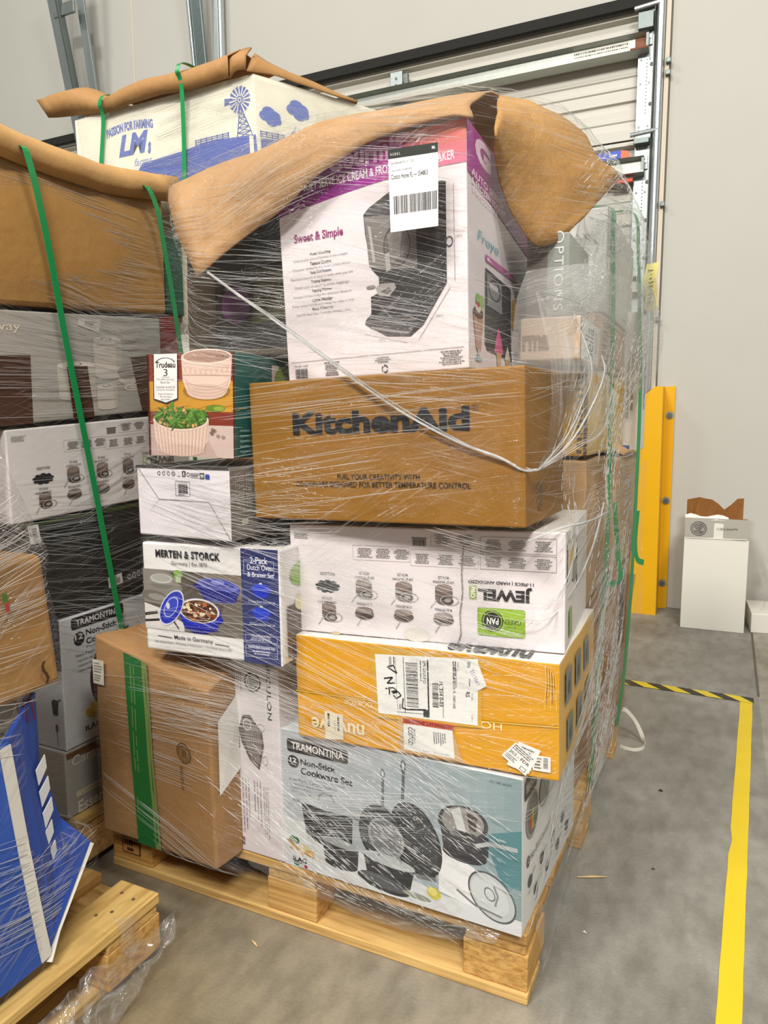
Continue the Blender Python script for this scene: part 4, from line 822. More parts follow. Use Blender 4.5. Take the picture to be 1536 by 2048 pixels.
c = Carton('dutch_oven_carton', 'white and blue carton with blue enamel pots, overhanging the green taped carton', 'box', (-0.797, -0.082, 0.594, 0.329, 0.30, 0.226, 2.6, -.75, -.2), {'all': W_('#e0dcda')}, load='main', bev=.004)
a = Art(c, 'front')
a.rect(0, .2, .73, .757, '#5a5149'); a.poly([(0, .2), (.30, .2), (.30, .28), (.12, .40), (0, .44)], '#cfcac6'); a.poly([(0, .45), (.25, .42), (.3, .6), (.2, .757), (0, .757)], '#837c75'); a.poly([(.5, .5), (.73, .55), (.73, .757), (.45, .757)], '#7a6d60'); a.poly([(.55, .2), (.73, .2), (.73, .5), (.6, .5)], '#6d655c')
a.ell(.14, .66, .085, .05, '#8c8983'); a.ell(.14, .675, .085, .045, '#b6b4ae'); a.ell(.14, .68, .07, .035, '#a19f98'); a.ell(.14, .63, .085, .05, '#76736c', a0=180, a1=360); a.ell(.27, .72, .035, .045, '#6f9a3a'); a.rect(.25, .65, .29, .72, '#a9b795'); a.ell(.08, .51, .10, .05, '#6b6760', rot=-8); a.ell(.10, .50, .07, .03, '#8c8880', rot=-8)
a.line([(0, .33), (.10, .36)], .006, '#2e2926'); a.line([(0, .27), (.16, .30)], .005, '#2e2926'); a.line([(.18, .36), (.26, .22)], .004, '#423b37')
a.ell(.565, .62, .155, .085, '#2a2f8c', rot=-4); a.ell(.56, .655, .15, .06, '#5d67bd', rot=-4); a.ell(.56, .665, .12, .04, '#39409c', rot=-4); a.ell(.56, .68, .05, .02, '#8189cc'); a.poly([(.42, .62), (.71, .6), (.68, .50), (.46, .50)], '#23287f'); a.ell(.41, .635, .03, .02, '#2a2f8c')
a.poly([(.262, .385), (.574, .385), (.545, .25), (.46, .205), (.37, .205), (.30, .25)][::-1], '#1a22a0'); a.ell(.417, .40, .158, .125, '#2a35b4'); a.ell(.417, .41, .148, .112, '#d9d4c8'); a.ell(.417, .405, .135, .10, '#5a3526')
RR = random.Random(5)
for k in range(70):
    t = RR.uniform(0, 6.28); q = RR.uniform(0, 1)**.5; x = .417+.12*q*math.cos(t); y = .405+.085*q*math.sin(t)
    a.ell(x, y, RR.uniform(.008, .018), RR.uniform(.010, .02), RR.choice(['#3f2620', '#6b3a26', '#b8642f', '#d8c79a', '#7d4a2c', '#2d2a1e', '#a33b26', '#e0d3b0']), rot=RR.uniform(0, 90), n=10)
a.ell(.567, .345, .025, .03, '#1a22a0'); a.poly([(.30, .25), (.545, .25), (.46, .205), (.37, .205)][::-1], '#141a80')
a.ell(.21, .415, .075, .175, '#2732a6', rot=-22); a.ring(.21, .415, .078, .18, .09, '#c9cbe0', rot=-22); a.ell(.205, .42, .05, .13, '#3a45b5', rot=-22); a.ring(.207, .42, .045, .105, .12, '#aab0dc', rot=-22); a.ell(.185, .43, .014, .03, '#c6c8d2')
a.done('product_picture')
a = Art(c, 'front'); a.rect(.731, .0, .985, 1.0, '#2e3568'); a.frame(.75, .78, .955, .90, .001, '#aeb3d0'); a.frame(.746, .195, .964, .245, .0008, '#aeb3d0'); a.frame(.745, .055, .962, .155, .001, '#aeb3d0')
a.text('2-Pack', .795, .872, .915, .93, '#e2e4ef', bold=.012); a.text('Dutch Oven', .775, .815, .945, .865, '#e2e4ef', bold=.005); a.text('& Braiser Set', .775, .757, .955, .80, '#e2e4ef', bold=.005)
for y, s in ((.63, 1.0), (.43, .9)):
    a.poly([(.80, y+.03), (.925, y+.03), (.91, y-.035), (.82, y-.035)], '#2036b8'); a.ell(.863, y-.03, .045*s, .02, '#2036b8'); a.ell(.863, y+.035, .066, .02, '#3a50cc'); a.ell(.863, y+.05, .045, .02, '#2a3fc0'); a.rect(.853, y+.066, .873, y+.08, '#c8cad6'); a.rect(.787, y+.01, .80, y+.025, '#2036b8'); a.rect(.925, y+.01, .938, y+.025, '#2036b8')
a.text('5.5 Quart Dutch Oven with Lid', .775, .53, .955, .555, '#d4d7e6'); a.text('3.5 Quart Braiser with Lid', .78, .335, .95, .36, '#d4d7e6'); a.text('GlazeGuard Rim', .79, .232, .92, .255, '#e2e4ef'); a.greek(.76, .20, .95, .228, 2, '#b9bdd6', 3, center=True); a.text('Handcrafted Enameled Iron', .765, .13, .945, .158, '#e2e4ef', bold=.01); a.greek(.78, .075, .93, .118, 2, '#b9bdd6', 5, center=True)
a.rect(.985, 0, 1, 1, '#e0dcda'); a.done('blue_panel')
a = Art(c, 'front'); a.text('MERTEN & STORCK', .108, .872, .586, .942, '#26262c', bold=.045, space=1.1); a.text('Germany | Est.1873', .225, .80, .49, .845, '#33333a', shear=.12); a.text('Made in Germany', .222, .115, .51, .165, '#33333a', bold=.005); a.line([(.096, .142), (.205, .135)], .0015, '#44444a'); a.line([(.525, .125), (.628, .12)], .0015, '#44444a'); a.text('Heats Quickly & Evenly  |  All Stovetops, Including Induction  |  Oven & Broiler Safe up to 500 F', .07, .072, .65, .10, '#55555a', shear=.2); a.done('lettering')
a = Art(c, 'top'); a.text('MERTEN & STORCK', .50, .10, .95, .35, '#33333a', rot=180, bold=.03); a.ell(.85, .75, .12, .15, '#5d7a2c'); a.rect(.0, .6, .3, .95, '#8d9bbc'); a.done('top_print')
a = Art(c, 'right'); a.rect(.05, .05, .95, .5, '#5b5148'); a.ell(.3, .75, .2, .12, '#7ea43c'); a.ell(.35, .5, .2, .1, '#d8cfa8'); a.rect(.1, .02, .9, .14, '#2e3568'); a.done('side_print')

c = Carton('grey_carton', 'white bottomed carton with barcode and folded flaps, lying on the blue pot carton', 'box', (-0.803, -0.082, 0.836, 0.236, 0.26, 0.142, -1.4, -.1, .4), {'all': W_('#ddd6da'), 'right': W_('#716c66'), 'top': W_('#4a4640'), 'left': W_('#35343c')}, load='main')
a = Art(c, 'front')
for i, (x, y) in enumerate(((.255, .895), (.308, .895), (.36, .895))): a.recycle(x, y, .017, .03, '#2f2d30')
a.ring(.416, .895, .02, .035, .2, '#2f2d30'); a.ring(.416, .895, .01, .018, .3, '#2f2d30'); a.rect(.455, .86, .487, .93, '#cfc9cc'); a.rect(.51, .86, .548, .935, '#2a282b'); a.rect(.522, .875, .536, .92, '#c9c4c6'); a.ring(.575, .89, .017, .03, .3, '#2f2d30'); a.frame(.60, .845, .70, .91, .0007, '#444'); a.greek(.607, .855, .695, .90, 3, '#444', 2); a.rect(.70, .835, .745, .915, '#2f2d30'); a.text('90', .706, .85, .738, .90, '#d8d4d6', bold=.03); a.poly([(.755, .835), (.80, .83), (.80, .89), (.785, .905), (.755, .9)], '#31489a'); a.done('icons')
a = Art(c, 'front'); a.frame(.433, .592, .586, .794, .0008, '#555'); a.barcode(.462, .625, .565, .755, n=26); a.text('ITM. ART. 179780', .455, .765, .56, .78, '#333'); a.greek(.46, .60, .565, .618, 1, '#333'); a.done('barcode')
a = Art(c, 'front'); a.line([(.008, .989), (.243, .528), (.783, .525), (.999, .009)], .0018, '#8e8689'); a.line([(.243, .528), (.15, .38)], .0008, '#c6bdc0'); a.rect(0, .965, 1, 1, '#3a3838'); a.done('flap_edges')
a = Art(c, 'right')
for i in range(5): a.greek(.05+.13*i, .35, .05+.13*i+.11, .92, 5, '#a8a39b', i+2, vert=True, fill=.3)
a.rect(.12, .2, .2, .28, '#b7b2aa'); a.done('side_print')
c = Carton('bowl_set_carton', 'carton picturing stacked bowls and green beans, at the top left of the load front', 'box', (-0.779, -0.066, 0.998, 0.207, 0.20, 0.2, 1.5, 1.1, .1), {'all': W_('#5e2a1e'), 'right': W_('#0d5650'), 'top': W_('#3c4a40')}, load='main')
a = Art(c, 'front')
a.rect(0, .735, 1, 1, '#7c3223'); a.rect(0, .44, 1, .735, '#c08a2a'); a.rect(0, .31, 1, .44, '#7c2f1e'); a.rect(0, 0, 1, .31, '#b79c94'); a.poly([(.6, .31), (1, .31), (1, 0), (.8, 0)], '#c4aca4')
for k in range(14): a.line([(.0+.08*k, .45+.02*(k % 3)), (.09+.08*k, .46+.02*(k % 3))], .001, '#94641c')
a.ell(.68, .64, .27, .09, '#8f6a2b'); a.poly([(.398, .97), (.975, .96), (.955, .72), (.90, .62), (.46, .63), (.41, .74)], '#dcbfb0'); a.ell(.68, .635, .225, .075, '#d0b1a2'); a.ell(.687, .965, .288, .075, '#e4cbbd'); a.ell(.687, .97, .265, .06, '#a88474'); a.poly([(.40, .80), (.972, .79), (.97, .78), (.405, .788)], '#b9988a')
for k in range(9): a.line([(.42+.06*k, .88-.03*math.sin(math.pi*k/8)), (.46+.06*k, .81-.02*math.sin(math.pi*k/8))], .0012, '#c3a394'); a.line([(.46+.06*k, .88-.03*math.sin(math.pi*k/8)), (.42+.06*k, .81-.02*math.sin(math.pi*k/8))], .0012, '#c3a394')
for k in range(4): a.ring(.69, .76-.03*k, .255-.01*k, .08, .06, '#c8a99b', a0=180, a1=360)
a.ell(.78, .475, .11, .035, '#5e7a25'); a.ell(.82, .475, .06, .02, '#8a9b35')
a.poly([(.044, .36), (.705, .36), (.69, .15), (.60, .04), (.14, .05), (.066, .15)], '#d3b5a6'); a.ell(.375, .06, .26, .06, '#c7a899')
for k in range(30): x = .06+.63*k/29; a.line([(x, .33-.09*math.sin(math.pi*k/29)), (.10+.55*k/29, .04-.03*math.sin(math.pi*k/29))], .0012, '#b6968a' if k % 2 else '#e3c9bc')
a.ell(.375, .36, .33, .11, '#dbbfb0'); a.ell(.375, .37, .31, .10, '#3d5a1c')
for k in range(90):
    t = RR.uniform(0, 6.28); q = RR.uniform(0, 1)**.5; x = .375+.30*q*math.cos(t); y = .385+.085*q*math.sin(t)+.04*(1-q); an = RR.uniform(-60, 60); l = RR.uniform(.04, .09)
    a.ell(x, y, l, .010, RR.choice(['#3f6a1e', '#56842a', '#2f4f17', '#6a983a', '#48752a']), rot=an, n=10)
for k in range(16): a.ell(.375+RR.uniform(-.25, .25), .39+RR.uniform(-.09, .08), .014, .022, RR.choice(['#b98d52', '#a37a45', '#cda56b']), rot=RR.uniform(0, 180), n=8)
a.poly([(.24, .46), (.29, .57), (.31, .46)], '#4f7f25')
for k in range(7): a.ring(.78+RR.uniform(-.07, .1), .24+RR.uniform(-.04, .04), .02, .014, .4, '#6b5a3e', n=8)
a.line([(.0, .0), (.0, 1)], .004, '#3c1c15'); a.line([(.995, 0), (.995, 1)], .004, '#3c1c15'); a.text('ITM. / ART. 926721', .80, .955, .975, .975, '#3c2c26'); a.done('product_picture')
a = Art(c, 'front'); a.poly([(.07, 1), (.365, 1), (.355, .56), (.21, .515), (.062, .555)][::-1], '#2b2124'); a.poly([(.08, 1), (.357, 1), (.347, .57), (.21, .528), (.072, .565)][::-1], '#e5e0df')
a.text('Trudeau', .095, .865, .335, .925, '#231f20', bold=.03); a.ring(.215, .905, .12, .06, .12, '#231f20', a0=15, a1=165); a.text('3', .19, .785, .24, .855, '#231f20'); a.line([(.165, .775), (.265, .775)], .0008, '#444')
for y, t, w in ((.74, 'Porcelain Serving', .10), (.712, 'Bowl Set', .055), (.667, 'Ensemble de bols de', .115), (.637, 'service en porcelaine', .11), (.597, 'Juego de tazones', .09), (.57, 'de porcelana', .07), (.543, 'para servir', .055)): a.text(t, .21-w, y, .21+w, y+.025, '#3b3638')
a.done('white_banner')
a = Art(c, 'right'); a.rect(.62, .3, .95, .92, '#cfc9be'); a.rect(.75, .3, .95, .92, '#6f8f35'); a.ell(.76, .75, .09, .14, '#7f9a2c'); a.rect(.72, .4, .8, .62, '#d8d2c6');
for k in range(5): a.greek(.05, .05+.05*k, .3, .08+.05*k, 1, '#7fa39d', k)
a.done('side_print')
mb = MB()
# dark printed cartons behind the bowl carton
c = Carton('dark_carton', 'dark printed carton half covered by the drooping cardboard sheet', 'box', (-.835, .13, 1.215, .305, .35, .29, 2, 0, 0), {'all': W_('#34322f')}, load='main')
a = Art(c, 'front'); a.poly([(.25, .0), (1, .0), (1, .7), (.6, .45), (.3, .25)], '#3f3d3c'); a.ell(.42, .35, .12, .14, '#6f4a72'); a.poly([(.55, .2), (.9, .25), (.95, .55), (.6, .6)], '#57573f'); a.ell(.75, .8, .18, .12, '#2a3b45'); a.line([(.1, .2), (.9, .35)], .004, '#5f5b57'); a.rect(.0, .0, .25, .6, '#4a3f33'); a.done('product_picture')
c = Carton('dark_carton', 'grey brown carton lying flat just above the bowl carton', 'box', (-.85, .06, 1.199, .33, .4, .014, 1, 0, 0), {'all': W_('#5e574c')}, load='main', n=3)

# ================================================================== MAIN LOAD, right side (behind the front stack)
c = Carton('kraft_carton', 'brown carton at floor level of the load behind the pan picture carton, right side', 'box', (-.50, .43, .141, .475, .38, .46, 0, 0, 0), {'all': board('#b08a63')}, load='main', crumple=.002, n=12)
c = Carton('kraft_carton', 'brown carton with a torn hole near the back right corner of the pallet', 'box', (-.46, .835, .141, .475, .375, .52, 0, 0, 0), {'all': board('#ad855b')}, load='main', crumple=.003, n=12)
mb = MB(); mb.poly([c.map('right', *p, .004) for p in ((.35, .55), (.5, .5), (.55, .72), (.52, .9), (.45, .95), (.38, .8))], flat('#2b1f14', 0.9)); o = mb.build('torn_hole', c.root); o['label'] = 'dark torn hole in the carton side'
mb = MB(); mb.grid([[c.map('right', .50+.02*i, .50+.1*j, .006+.035*(1-abs(i-1.5)/2)*(.3+.2*j)) for i in range(4)] for j in range(5)], board('#b48b5c')); mb.build('torn_flap', c.root, solid=.003)
c = Carton('kraft_carton', 'crumpled brown carton below the yellow patterned packet, right side of the load', 'box', (-.42, .40, .645, .425, .34, .33, 2, 0, 0), {'all': board('#b8946a')}, load='main', crumple=.006, n=12)
c = Carton('kraft_carton', 'pale brown carton with curled edge under the tall white carton at the back right', 'box', (-.40, .80, .67, .42, .38, .30, -2, 0, 0), {'all': board('#bfa07a')}, load='main', crumple=.006, n=12)
mb = MB(); mb.grid([[c.map('top', .8+.22*i/5, .1+.8*j/6, .002+.03*math.sin(i*.6)*(.5+.5*math.sin(j))) for i in range(6)] for j in range(7)], board('#c69a64')); mb.build('curled_flap', c.root, smooth=True, solid=.003)
# yellow patterned packet
c = Carton('yellow_packet', 'yellow carton with dark dotted pattern on its side, behind the long brown carton', 'box', (-.115, .455, .985, .112, .60, .195, 0, 0, 0), {'all': W_('#d9a62e'), 'right': W_('#dfb44a')}, load='main', bev=.006)
a = Art(c, 'right')
for k in range(70):
    t = RR.uniform(0, 6.28); q = RR.uniform(.35, 1); x = .56+.15*q*math.cos(t); y = .50+.26*q*math.sin(t)
    a.poly([(x, y), (x+.012, y+.012), (x+.016, y+.03), (x+.004, y+.02)], '#3f3312')
a.line([(.22, 0), (.25, .38), (.45, .40)], .002, '#8d6f22'); a.line([(.42, 0), (.45, .4)], .002, '#8d6f22'); a.greek(.45, .79, .66, .86, 2, '#4a3c17', 3)
a.done('pattern_print')
a = Art(c, 'front'); a.rect(.93, .0, 1.0, 1, '#5a3f16')
for k in range(14): a.rect(.80, .04+.07*k, .9, .075+.07*k, '#4a3a1d')
a.done('edge_print')
c = Carton('beige_carton', 'beige carton with brown lettering lying right of the ice cream maker carton', 'box', (-.118, .30, 1.187, .122, .245, .085, 0, 0, 0), {'all': W_('#d2b9a0')}, load='main')
a = Art(c, 'front'); a.text('rma', .04, .22, .50, .60, '#8a6a52', bold=.05); a.done('lettering')
a = Art(c, 'right'); a.rect(.02, .02, .9, .98, '#e3e0de'); a.text('bella', .2, .05, .62, .85, '#2e2c2d', rot=90, bold=.01); a.greek(.68, .1, .82, .8, 2, '#77706c', 3, vert=True); a.done('side_label')
c = Carton('beige_carton', 'beige carton with a leaf shaped mark, behind the beige carton with a white side label', 'box', (-.118, .575, 1.187, .118, .43, .125, 0, 0, 0), {'all': W_('#c7a683')}, load='main')
a = Art(c, 'right'); a.ring(.47, .55, .06, .3, .18, '#e8dccf'); a.ell(.47, .42, .022, .12, '#6f4f33'); a.greek(.08, .1, .3, .9, 6, '#8a6c50', 5); a.greek(.4, .05, .8, .15, 1, '#8a6c50', 6); a.done('mark')
c = Carton('grey_carton', 'dark grey carton with sideways white lettering right of the ice cream maker carton', 'box', (-.112, .32, 1.274, .085, .22, .165, 0, 0, 0), {'all': W_('#8d918d'), 'right': W_('#a9aca6')}, load='main')
a = Art(c, 'front'); a.text('OPTIONS', .66, .08, .88, 1.02, '#d5d8d6', rot=270, bold=.0, space=1.2); a.rect(.0, .0, .5, 1, '#6d6560'); a.done('lettering')
c = Carton('white_carton', 'plain white carton in clear bags high at the back right of the load', 'box', (-.35, .62, 1.32, .35, .50, .24, 0, 0, 0), {'all': W_('#d3d4cf')}, load='main')
c = Carton('white_carton', 'tall white carton with blue edge lettering at the back right corner of the load', 'box', (-.36, 1.06, .975, .40, .16, .40, 0, 0, 1.0), {'all': W_('#dedcd8')}, load='main')
a = Art(c, 'right'); a.greek(.66, .28, .86, .80, 2, '#3f6ea8', 7, vert=True, fill=.8); a.line([(.2, .1), (.26, .3), (.18, .5), (.26, .7)], .004, '#8aa0b4'); a.done('blue_lettering')
a = Art(c, 'front'); a.rect(.86, -.0, .94, .04, '#2f63a8'); a.greek(.90, .1, .96, .7, 2, '#9a978f', 3, vert=True); a.done('front_print')
mb = MB(); mb.grid([[(.030+.012*j+.003*math.sin(i*1.3), 1.165-.006*j+.004*math.sin(i), 1.395+.022*i-.003*j*(i < 2)) for j in range(4)] for i in range(7)], flat('#e4da86', 0.6))
for k in range(9): mb.ribbon([(.038+.003*(k % 4), 1.152, 1.41+.012*k), (.052+.002*(k % 3), 1.150, 1.418+.011*k)], (0, 0, 1), .003, .0005, flat('#3a382c', .6))
tag(mb.build('paper_slip'), 'pale yellow paper slip sticking out at the back right of the wrap', 'paper')
# filler cartons carrying the upper tiers
c = Carton('kraft_carton', 'brown carton in shadow deep inside the tall load behind the front stack', 'box', (-.98, .40, .60, .5, .78, .57, 0, 0, 0), {'all': board('#a9804f')}, load='main', n=3)

# ------------------------------------------------------------------ kraft cardboard sheet over the top
def sheet(name, rows, mat, label, cat, wob=.004, sub=4, th=.004):
    """smooth crumpled sheet through a lattice of points"""
    R1 = [catmull(r, sub) for r in rows]; cols = list(zip(*R1)); G = [catmull(cc, sub) for cc in cols]
    rows2 = []
    for cc in zip(*G): rows2.append([p+noise.noise_vector(p*7)*wob+noise.noise_vector(p*22)*wob*.4 for p in cc])
    mb = MB(); mb.grid(rows2, mat); o = mb.build(name, smooth=True, solid=th)
    tag(o, label, cat); LOADS.setdefault('main_sheet', []).append([p for r in rows2 for p in r]); return o
KS = board('#a58058', .16, .2)
def at(px_y, tab): return tab
# left drooping part and ridge (front lip, middle, ridge, back)
lip = [(-.676, -.03, 1.347), (-.600, -.012, 1.402), (-.484, -.008, 1.459), (-.413, -.004, 1.509), (-.300, .006, 1.556), (-.180, .012, 1.570), (-.128, .02, 1.562)]
mid = [(-.765, .02, 1.455), (-.66, .025, 1.515), (-.545, .015, 1.565), (-.44, .022, 1.60), (-.325, .035, 1.605), (-.215, .05, 1.608), (-.145, .06, 1.603)]
rdg = [(-.845, .12, 1.585), (-.735, .17, 1.625), (-.60, .24, 1.665), (-.49, .27, 1.690), (-.345, .30, 1.708), (-.235, .30, 1.715), (-.165, .29, 1.705)]
bak = [(-.86, .45, 1.56), (-.75, .5, 1.60), (-.62, .55, 1.63), (-.5, .58, 1.65), (-.36, .6, 1.66), (-.25, .6, 1.66), (-.17, .6, 1.655)]
o = sheet('cardboard_sheet', [lip, mid, rdg, bak], KS, 'wide brown cardboard sheet draped over the ice cream maker carton, drooping left', 'cardboard')
# right flap hanging over the corner
up_ = [(-.167, .29, 1.706), (-.115, .33, 1.700), (-.066, .37, 1.680), (-.025, .42, 1.650), (.0, .46, 1.615), (.030, .51, 1.600), (.028, .56, 1.603)]
md_ = [(-.136, .15, 1.622), (-.108, .22, 1.625), (-.080, .26, 1.605), (-.052, .31, 1.565), (-.022, .36, 1.530), (.010, .44, 1.540), (.030, .535, 1.592)]
lo_ = [(-.108, .08, 1.548), (-.125, .14, 1.530), (-.126, .20, 1.490), (-.098, .26, 1.424), (-.064, .30, 1.412), (-.012, .38, 1.476), (.026, .52, 1.580)]
o = sheet('cardboard_flap', [lo_, md_, up_], board('#b0844c', .20, .3), 'brown cardboard flap hanging from the top right corner of the load', 'cardboard', wob=.009)
# white shipping sticker on the outside of the film, in front of the ice cream maker carton
class Fake:   # a free-standing quad that Art can print on
    def __init__(s, root, C): s.root = root; s.C = C; s.k = 0; s.bulge = 0
    map = Carton.map; frame = Carton.frame; size = Carton.size
LY = -.016
lab = thing('pallet_label', 'white barcode sticker with black top band on the film before the ice cream maker carton', 'label', (-.268, LY, 1.386))
LC = [Vector(v) for v in ((.003, 0, 0.002), (.0905, 0, 0.003), (.0905, .0008, .003), (.003, .0008, .002), (-.002, 0, .138), (.0895, 0, .136), (.0895, .0008, .136), (-.002, .0008, .138))]
mb = MB(); mb.hexa(LC, flat('#efedec', .5)); stk = mb.build('sticker', lab)
f_ = Fake(lab, LC); a = Art(f_, 'front', off=.0003); a.rect(0, .885, 1, 1, '#2c3029'); a.text('REBEL', .05, .92, .25, .95, '#cfd1cc', space=1.5); a.text('BBL', .88, .93, .95, .965, '#cfd1cc', bold=.03); a.done('black_band', None, stk)
a = Art(f_, 'front', off=.0003); a.text('Date Received: 04 - 07 - 2025', .05, .815, .53, .845, '#3a3a3a'); a.text('Costco Home FL #108 FHZN', .05, .725, .48, .752, '#3a3a3a'); a.text('Costco Home FL — 35488.0', .05, .635, .80, .695, '#242424', bold=.01); a.done('lettering', None, stk)
a = Art(f_, 'front', off=.0003); a.barcode(.09, .21, .985, .43, seed=12, n=44); a.done('barcode', None, stk)

# ================================================================== LEFT LOAD (its right side faces the tall load)
def side_box(name, label, X, yF, yB, zb, zt, w, mats, dzb=0.0, dzt=0.0, **kw):
    """carton whose right face lies on x = X; bottom/top rise by dzb/dzt towards the back"""
    C = [(X-w, yF, zb), (X, yF, zb), (X, yB, zb+dzb), (X-w, yB, zb+dzb), (X-w, yF, zt), (X, yF, zt), (X, yB, zt+dzt), (X-w, yB, zt+dzt)]
    c = Carton(name, label, 'box', C, mats, load=kw.pop('load', 'left'), **kw); c.yz = (yF, yB, zb, zt, dzb, dzt); return c
def st(c, y, z):
    yF, yB, zb, zt, dzb, dzt = c.yz; s = (y-yF)/(yB-yF); lo = zb+dzb*s; hi = zt+dzt*s; return s, (z-lo)/(hi-lo)
LX = -1.07
# carton with white lower panel
c = side_box('cookware_carton', 'grey carton with beige lettering at the bottom of the left load', LX, -.075, .42, .142, .305, .5, {'all': W_('#a7a49e')}, dzb=-.0, dzt=-.01)
a = Art(c, 'right'); q = lambda y, z: st(c, y, z)
a.poly([q(-.072, .3), q(.10, .295), q(.10, .272), q(-.07, .286)][::-1], '#6b4526'); x0, y0 = q(-.057, .256); x1, y1 = q(.075, .285); a.text('Caraway', x0, y0, x1, y1, '#ded9cd')
x0, y0 = q(-.05, .183); x1, y1 = q(.12, .197); a.rrect(x0, y0, x1, y1, .01, .03, '#d8cdb0'); a.text('Cookware Set & More', x0+.03, y0+.02, x1-.05, y1-.02, '#8c8474'); x0, y0 = q(-.046, .143); x1, y1 = q(.09, .172); a.text('Essentials', x0, y0, x1, y1, '#e2ddd1', bold=.025); x0, y0 = q(-.046, .112); x1, y1 = q(.11, .138); a.text('Made Better', x0, y0, x1, y1, '#e2ddd1', bold=.025); a.done('lettering')
# cookware carton, second of its kind
c = side_box('cookware_carton', 'white cookware carton with black name panel partly hidden in the left load', LX, -.069, .44, .306, .618, .4, {'all': W_('#d5d7da'), 'front': W_('#bfc3ca')}, dzt=.006)
a = Art(c, 'right'); x0, y0 = q(-.037, .586); x1, y1 = q(.124, .616); a.rrect(x0, y0, x1, y1, .012, .02, '#2b2728'); x0, y0 = q(-.023, .593); x1, y1 = q(.112, .609); a.text('TRAMONTINA', x0, y0, x1, y1, '#ece8e6', bold=.012)
a.ell(*q(-.016, .562), .031, .053, '#2f2b2c'); x0, y0 = q(-.028, .560); x1, y1 = q(-.005, .573); a.text('12', x0, y0, x1, y1, '#f0eeee', bold=.02); x0, y0 = q(.004, .564); x1, y1 = q(.10, .580); a.text('Non-Stick', x0, y0, x1, y1, '#332d33', bold=.025); x0, y0 = q(.004, .543); x1, y1 = q(.14, .559); a.text('Cookware Set', x0, y0, x1, y1, '#332d33', bold=.025)
x0, y0 = q(.004, .534); x1, y1 = q(.1, .540); a.text('Plus 3 Silicone', x0, y0, x1, y1, '#77747a'); x0, y0 = q(-.028, .519); x1, y1 = q(.12, .527); a.text('Non-Toxic Ceramic Interior', x0, y0, x1, y1, '#4a4649')
for k, t in enumerate(('• Non-Stick, Easy to Clean', '• Induction-Ready', '• Dishwasher-Safe')): x0, y0 = q(-.026, .505-.012*k); x1, y1 = q(.03+.02*(k == 0), .512-.012*k); a.text(t, x0, y0, x1, y1, '#55525a')
x0, y0 = q(-.012, .333); x1, y1 = q(.035, .346); a.text('ILAG', x0, y0, x1, y1, '#221f1f', bold=.03); a.done('lettering')
a = Art(c, 'right'); a.poly([q(.02, .40), q(.2, .40), q(.2, .34), q(.03, .36)][::-1], '#2d2f33'); a.ell(*q(.008, .372), .025, .05, '#c9a13f', rot=30); a.ell(*q(.018, .385), .03, .04, '#d8b65c'); a.ell(*q(.06, .45), .10, .25, '#4a2f2c'); a.done('product_picture')
a = Art(c, 'front'); a.poly([(.0, .62), (1, .62), (1, 1), (0, 1)], '#262b49'); a.ell(.93, .36, .028, .03, '#3b3c42'); a.poly([(.905, .36), (.955, .36), (.95, .27), (.91, .27)], '#33343a'); a.line([(.95, .38), (.98, .40)], .003, '#55575d'); a.ell(.935, .17, .012, .03, '#55575d'); a.line([(.935, .14), (.94, .03)], .002, '#66686e'); a.done('front_print')
# black carton
c = side_box('black_carton', 'large black carton with white barcode stickers in the middle of the left load', LX, -.172, .43, .626, .846, .45, {'all': W_('#1d1e1d')}, dzb=.012, dzt=.028)
a = Art(c, 'right'); a.poly([q(-.16, .8465), q(.43, .87), q(.43, .863), q(-.16, .839)][::-1], '#3e4a22'); x0, y0 = q(.005, .828); x1, y1 = q(.068, .841); a.greek(x0, y0, x1, y1, 3, '#8a8a88', 3); a.greek(.62, .15, .66, .9, 3, '#6a6a68', 4, vert=True); a.done('print')
a = Art(c, 'right', quad=[q(-.135, .843), q(-.108, .844), q(-.102, .803), q(-.129, .802)]); a.rect(0, 0, 1, 1, '#dedad9'); a.barcode(.3, .12, .75, .85, n=16, vert=True); a.greek(.1, .1, .22, .9, 1, '#333', vert=True); a.done('barcode_sticker')
a = Art(c, 'right', quad=[q(.079, .687), q(.124, .692), q(.127, .667), q(.082, .661)]); a.rect(0, 0, 1, 1, '#dedad9'); a.barcode(.15, .15, .85, .7, n=18); a.greek(.1, .75, .9, .92, 1, '#333'); a.done('barcode_sticker')
a = Art(c, 'right', quad=[q(.136, .688), q(.21, .694), q(.212, .67), q(.14, .663)]); a.rect(0, 0, 1, 1, '#3c3c3c')
for k in range(4): a.recycle(.15+.22*k, .5, .08, .3, '#c9c9c6')
a.done('recycling_print')
# second upside down carton
c = side_box('cookware_carton', 'white upside down cookware carton in the left load, crossed by the green strap', LX, -.172, .392, .850, 1.048, .36, jm, dzb=.028, dzt=.040)
jewel_print(c, 'right')
